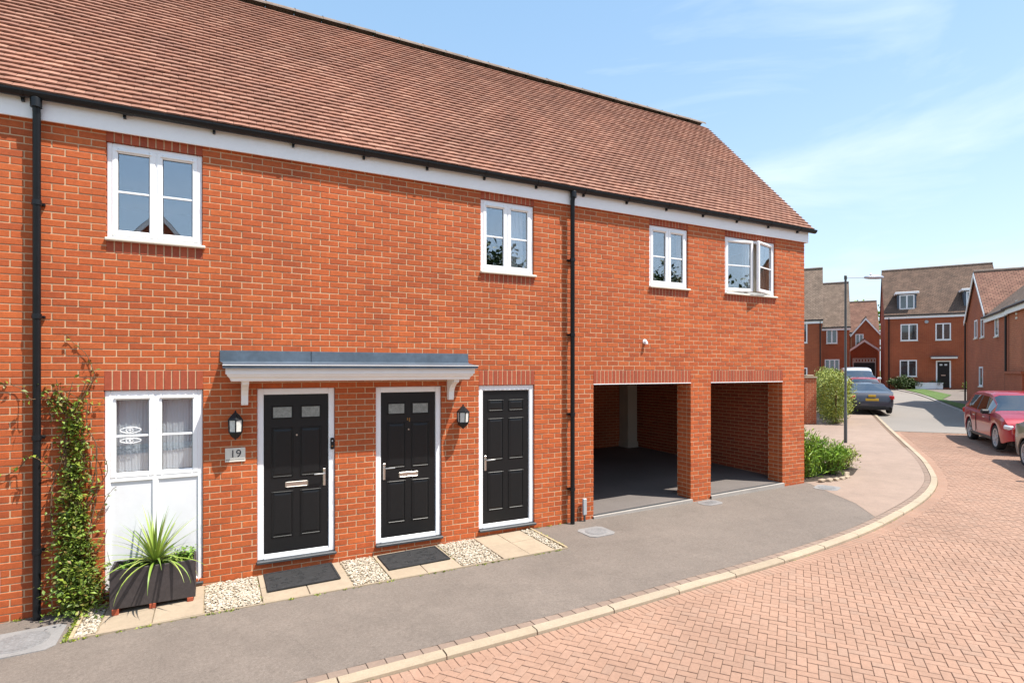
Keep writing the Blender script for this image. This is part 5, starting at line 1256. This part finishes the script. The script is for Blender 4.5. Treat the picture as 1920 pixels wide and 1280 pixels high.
# planting by the end house
bush('shrub', 44.6, 16.2, .9, .8, 1.0, 1500, 'leaf_dark', 'dark green shrub left of the end house window', .16, .45)
bush('shrub', 45.6, 15.9, .6, .6, .6, 700, 'leaf_dark', 'low dark shrub under the window of the end house', .15, .45)
bush('shrub', 46.6, 14.9, .5, .5, .65, 700, 'leaf_dark', 'small dark shrub left of the end house door', .14, .45)
bush('shrub', 48.0, 12.9, .6, .5, 1.0, 900, 'leaf_dark', 'leafy shrub right of the end house door', .14, .45)
hedge('low_hedge', [(45.3, 12.4), (47.4, 11.2), (48.6, 10.2)], .6, .75, 3000, 'leaf_shrub', 'bright low hedge in front of the end house', .13)
for i, (x, y, lab) in enumerate(((45.75, 15.45, 'white trough planter under the end house window'), (46.35, 14.85, 'second white trough planter nearer the end house door'))):
    t = setp(empty('trough', (x, y, gz(x, y)), R(-50)), lab, 'trough', 'white troughs by the end house'); mb = MB(); mb.box(-.42, .42, -.15, -.11, 0, .45, .01); mb.box(-.42, .42, .11, .15, 0, .45, .01); mb.box(-.42, -.38, -.11, .11, 0, .45, .01); mb.box(.38, .42, -.11, .11, 0, .45, .01); mb.box(-.4, .4, -.12, .12, .02, .36); mb.build('box', 'white_paint', t); mb = MB(); mb.box(-.45, .45, -.17, .17, .43, .47, .01); mb.build('rim', 'white_paint', t)

# ------------------------------------------------------------------ trees and houses that the windows mirror
def tree(x, y, h, r, label, m='leaf_dark', n=11000, size=.5):
    t = setp(empty('tree', (x, y, gz(x, y) - .3)), label, 'tree', 'trees around the estate'); st = MB(); pts = []
    st.tube([(0, 0, 0), (.1, .05, h * .25), (0, .1, h * .5), (.1, 0, h * .8)], [.26, .2, .13, .05], 10); tips = []
    for i in range(26):
        a = random.uniform(0, 6.3); z0_ = h * random.uniform(.25, .7); zz_ = min(h * .97, z0_ + h * random.uniform(.1, .3)); rr = r * random.uniform(.5, 1) * math.sin(math.pi * min(1, max(.15, (zz_ / h - .2) / .85))) ** .5
        tip = Vector((rr * math.cos(a), rr * math.sin(a), zz_)); st.tube([(0, 0, z0_), tip * .5 + Vector((0, 0, z0_ * .5)), tip], [.07, .05, .02], 6); tips.append(tip)
    for i in range(n):
        c_ = random.choice(tips); s_ = r * .24; pts.append(c_ + Vector((random.gauss(0, s_), random.gauss(0, s_), random.gauss(0, s_ * .8))))
    st.build('trunk', 'bark', t); mb = MB(); leaf_cloud(mb, pts, size, .6, .3, .2); mb.build('crown', m, t); return t
tree(16.5, -30, 10.5, 3.8, 'broad dark tree across the road opposite the doors'); tree(23.5, -31, 9.2, 3.6, 'second broad tree across the road opposite the garages'); tree(33, -30, 9.6, 3.8, 'broad tree opposite the left garage'); tree(42, -27, 9.0, 3.5, 'broad tree opposite the house corner'); tree(51, -28, 10, 4, 'broad tree far along the opposite side')
tree(66, 33.5, 8.6, 3, 'distant green tree showing between the far roofs', 'leaf_shrub', 9000, .45)
h = far_house('opposite_house', (16.5, -21), R(180), 11, 7, -.5, 5.2, 8.6, False, 'brick house across the road behind the camera', 'roof_brown')
for x in (1.5, 5, 9): fwin(h, x, x + 1.2, 3.4, 4.6); fwin(h, x, x + 1.2, .7, 1.9)
h = far_house('opposite_house', (.95, -17.5), R(180), 5.5, 8, -.6, 5.2, 8.35, True, 'gabled brick house across the road behind the camera', 'roof_buff')
fwin(h, 2, 3.4, 3.2, 4.5)
print('objects', len(bpy.data.objects), 'tris', sum(sum(len(p.vertices) - 2 for p in m.polygons) * 1 for m in bpy.data.meshes))
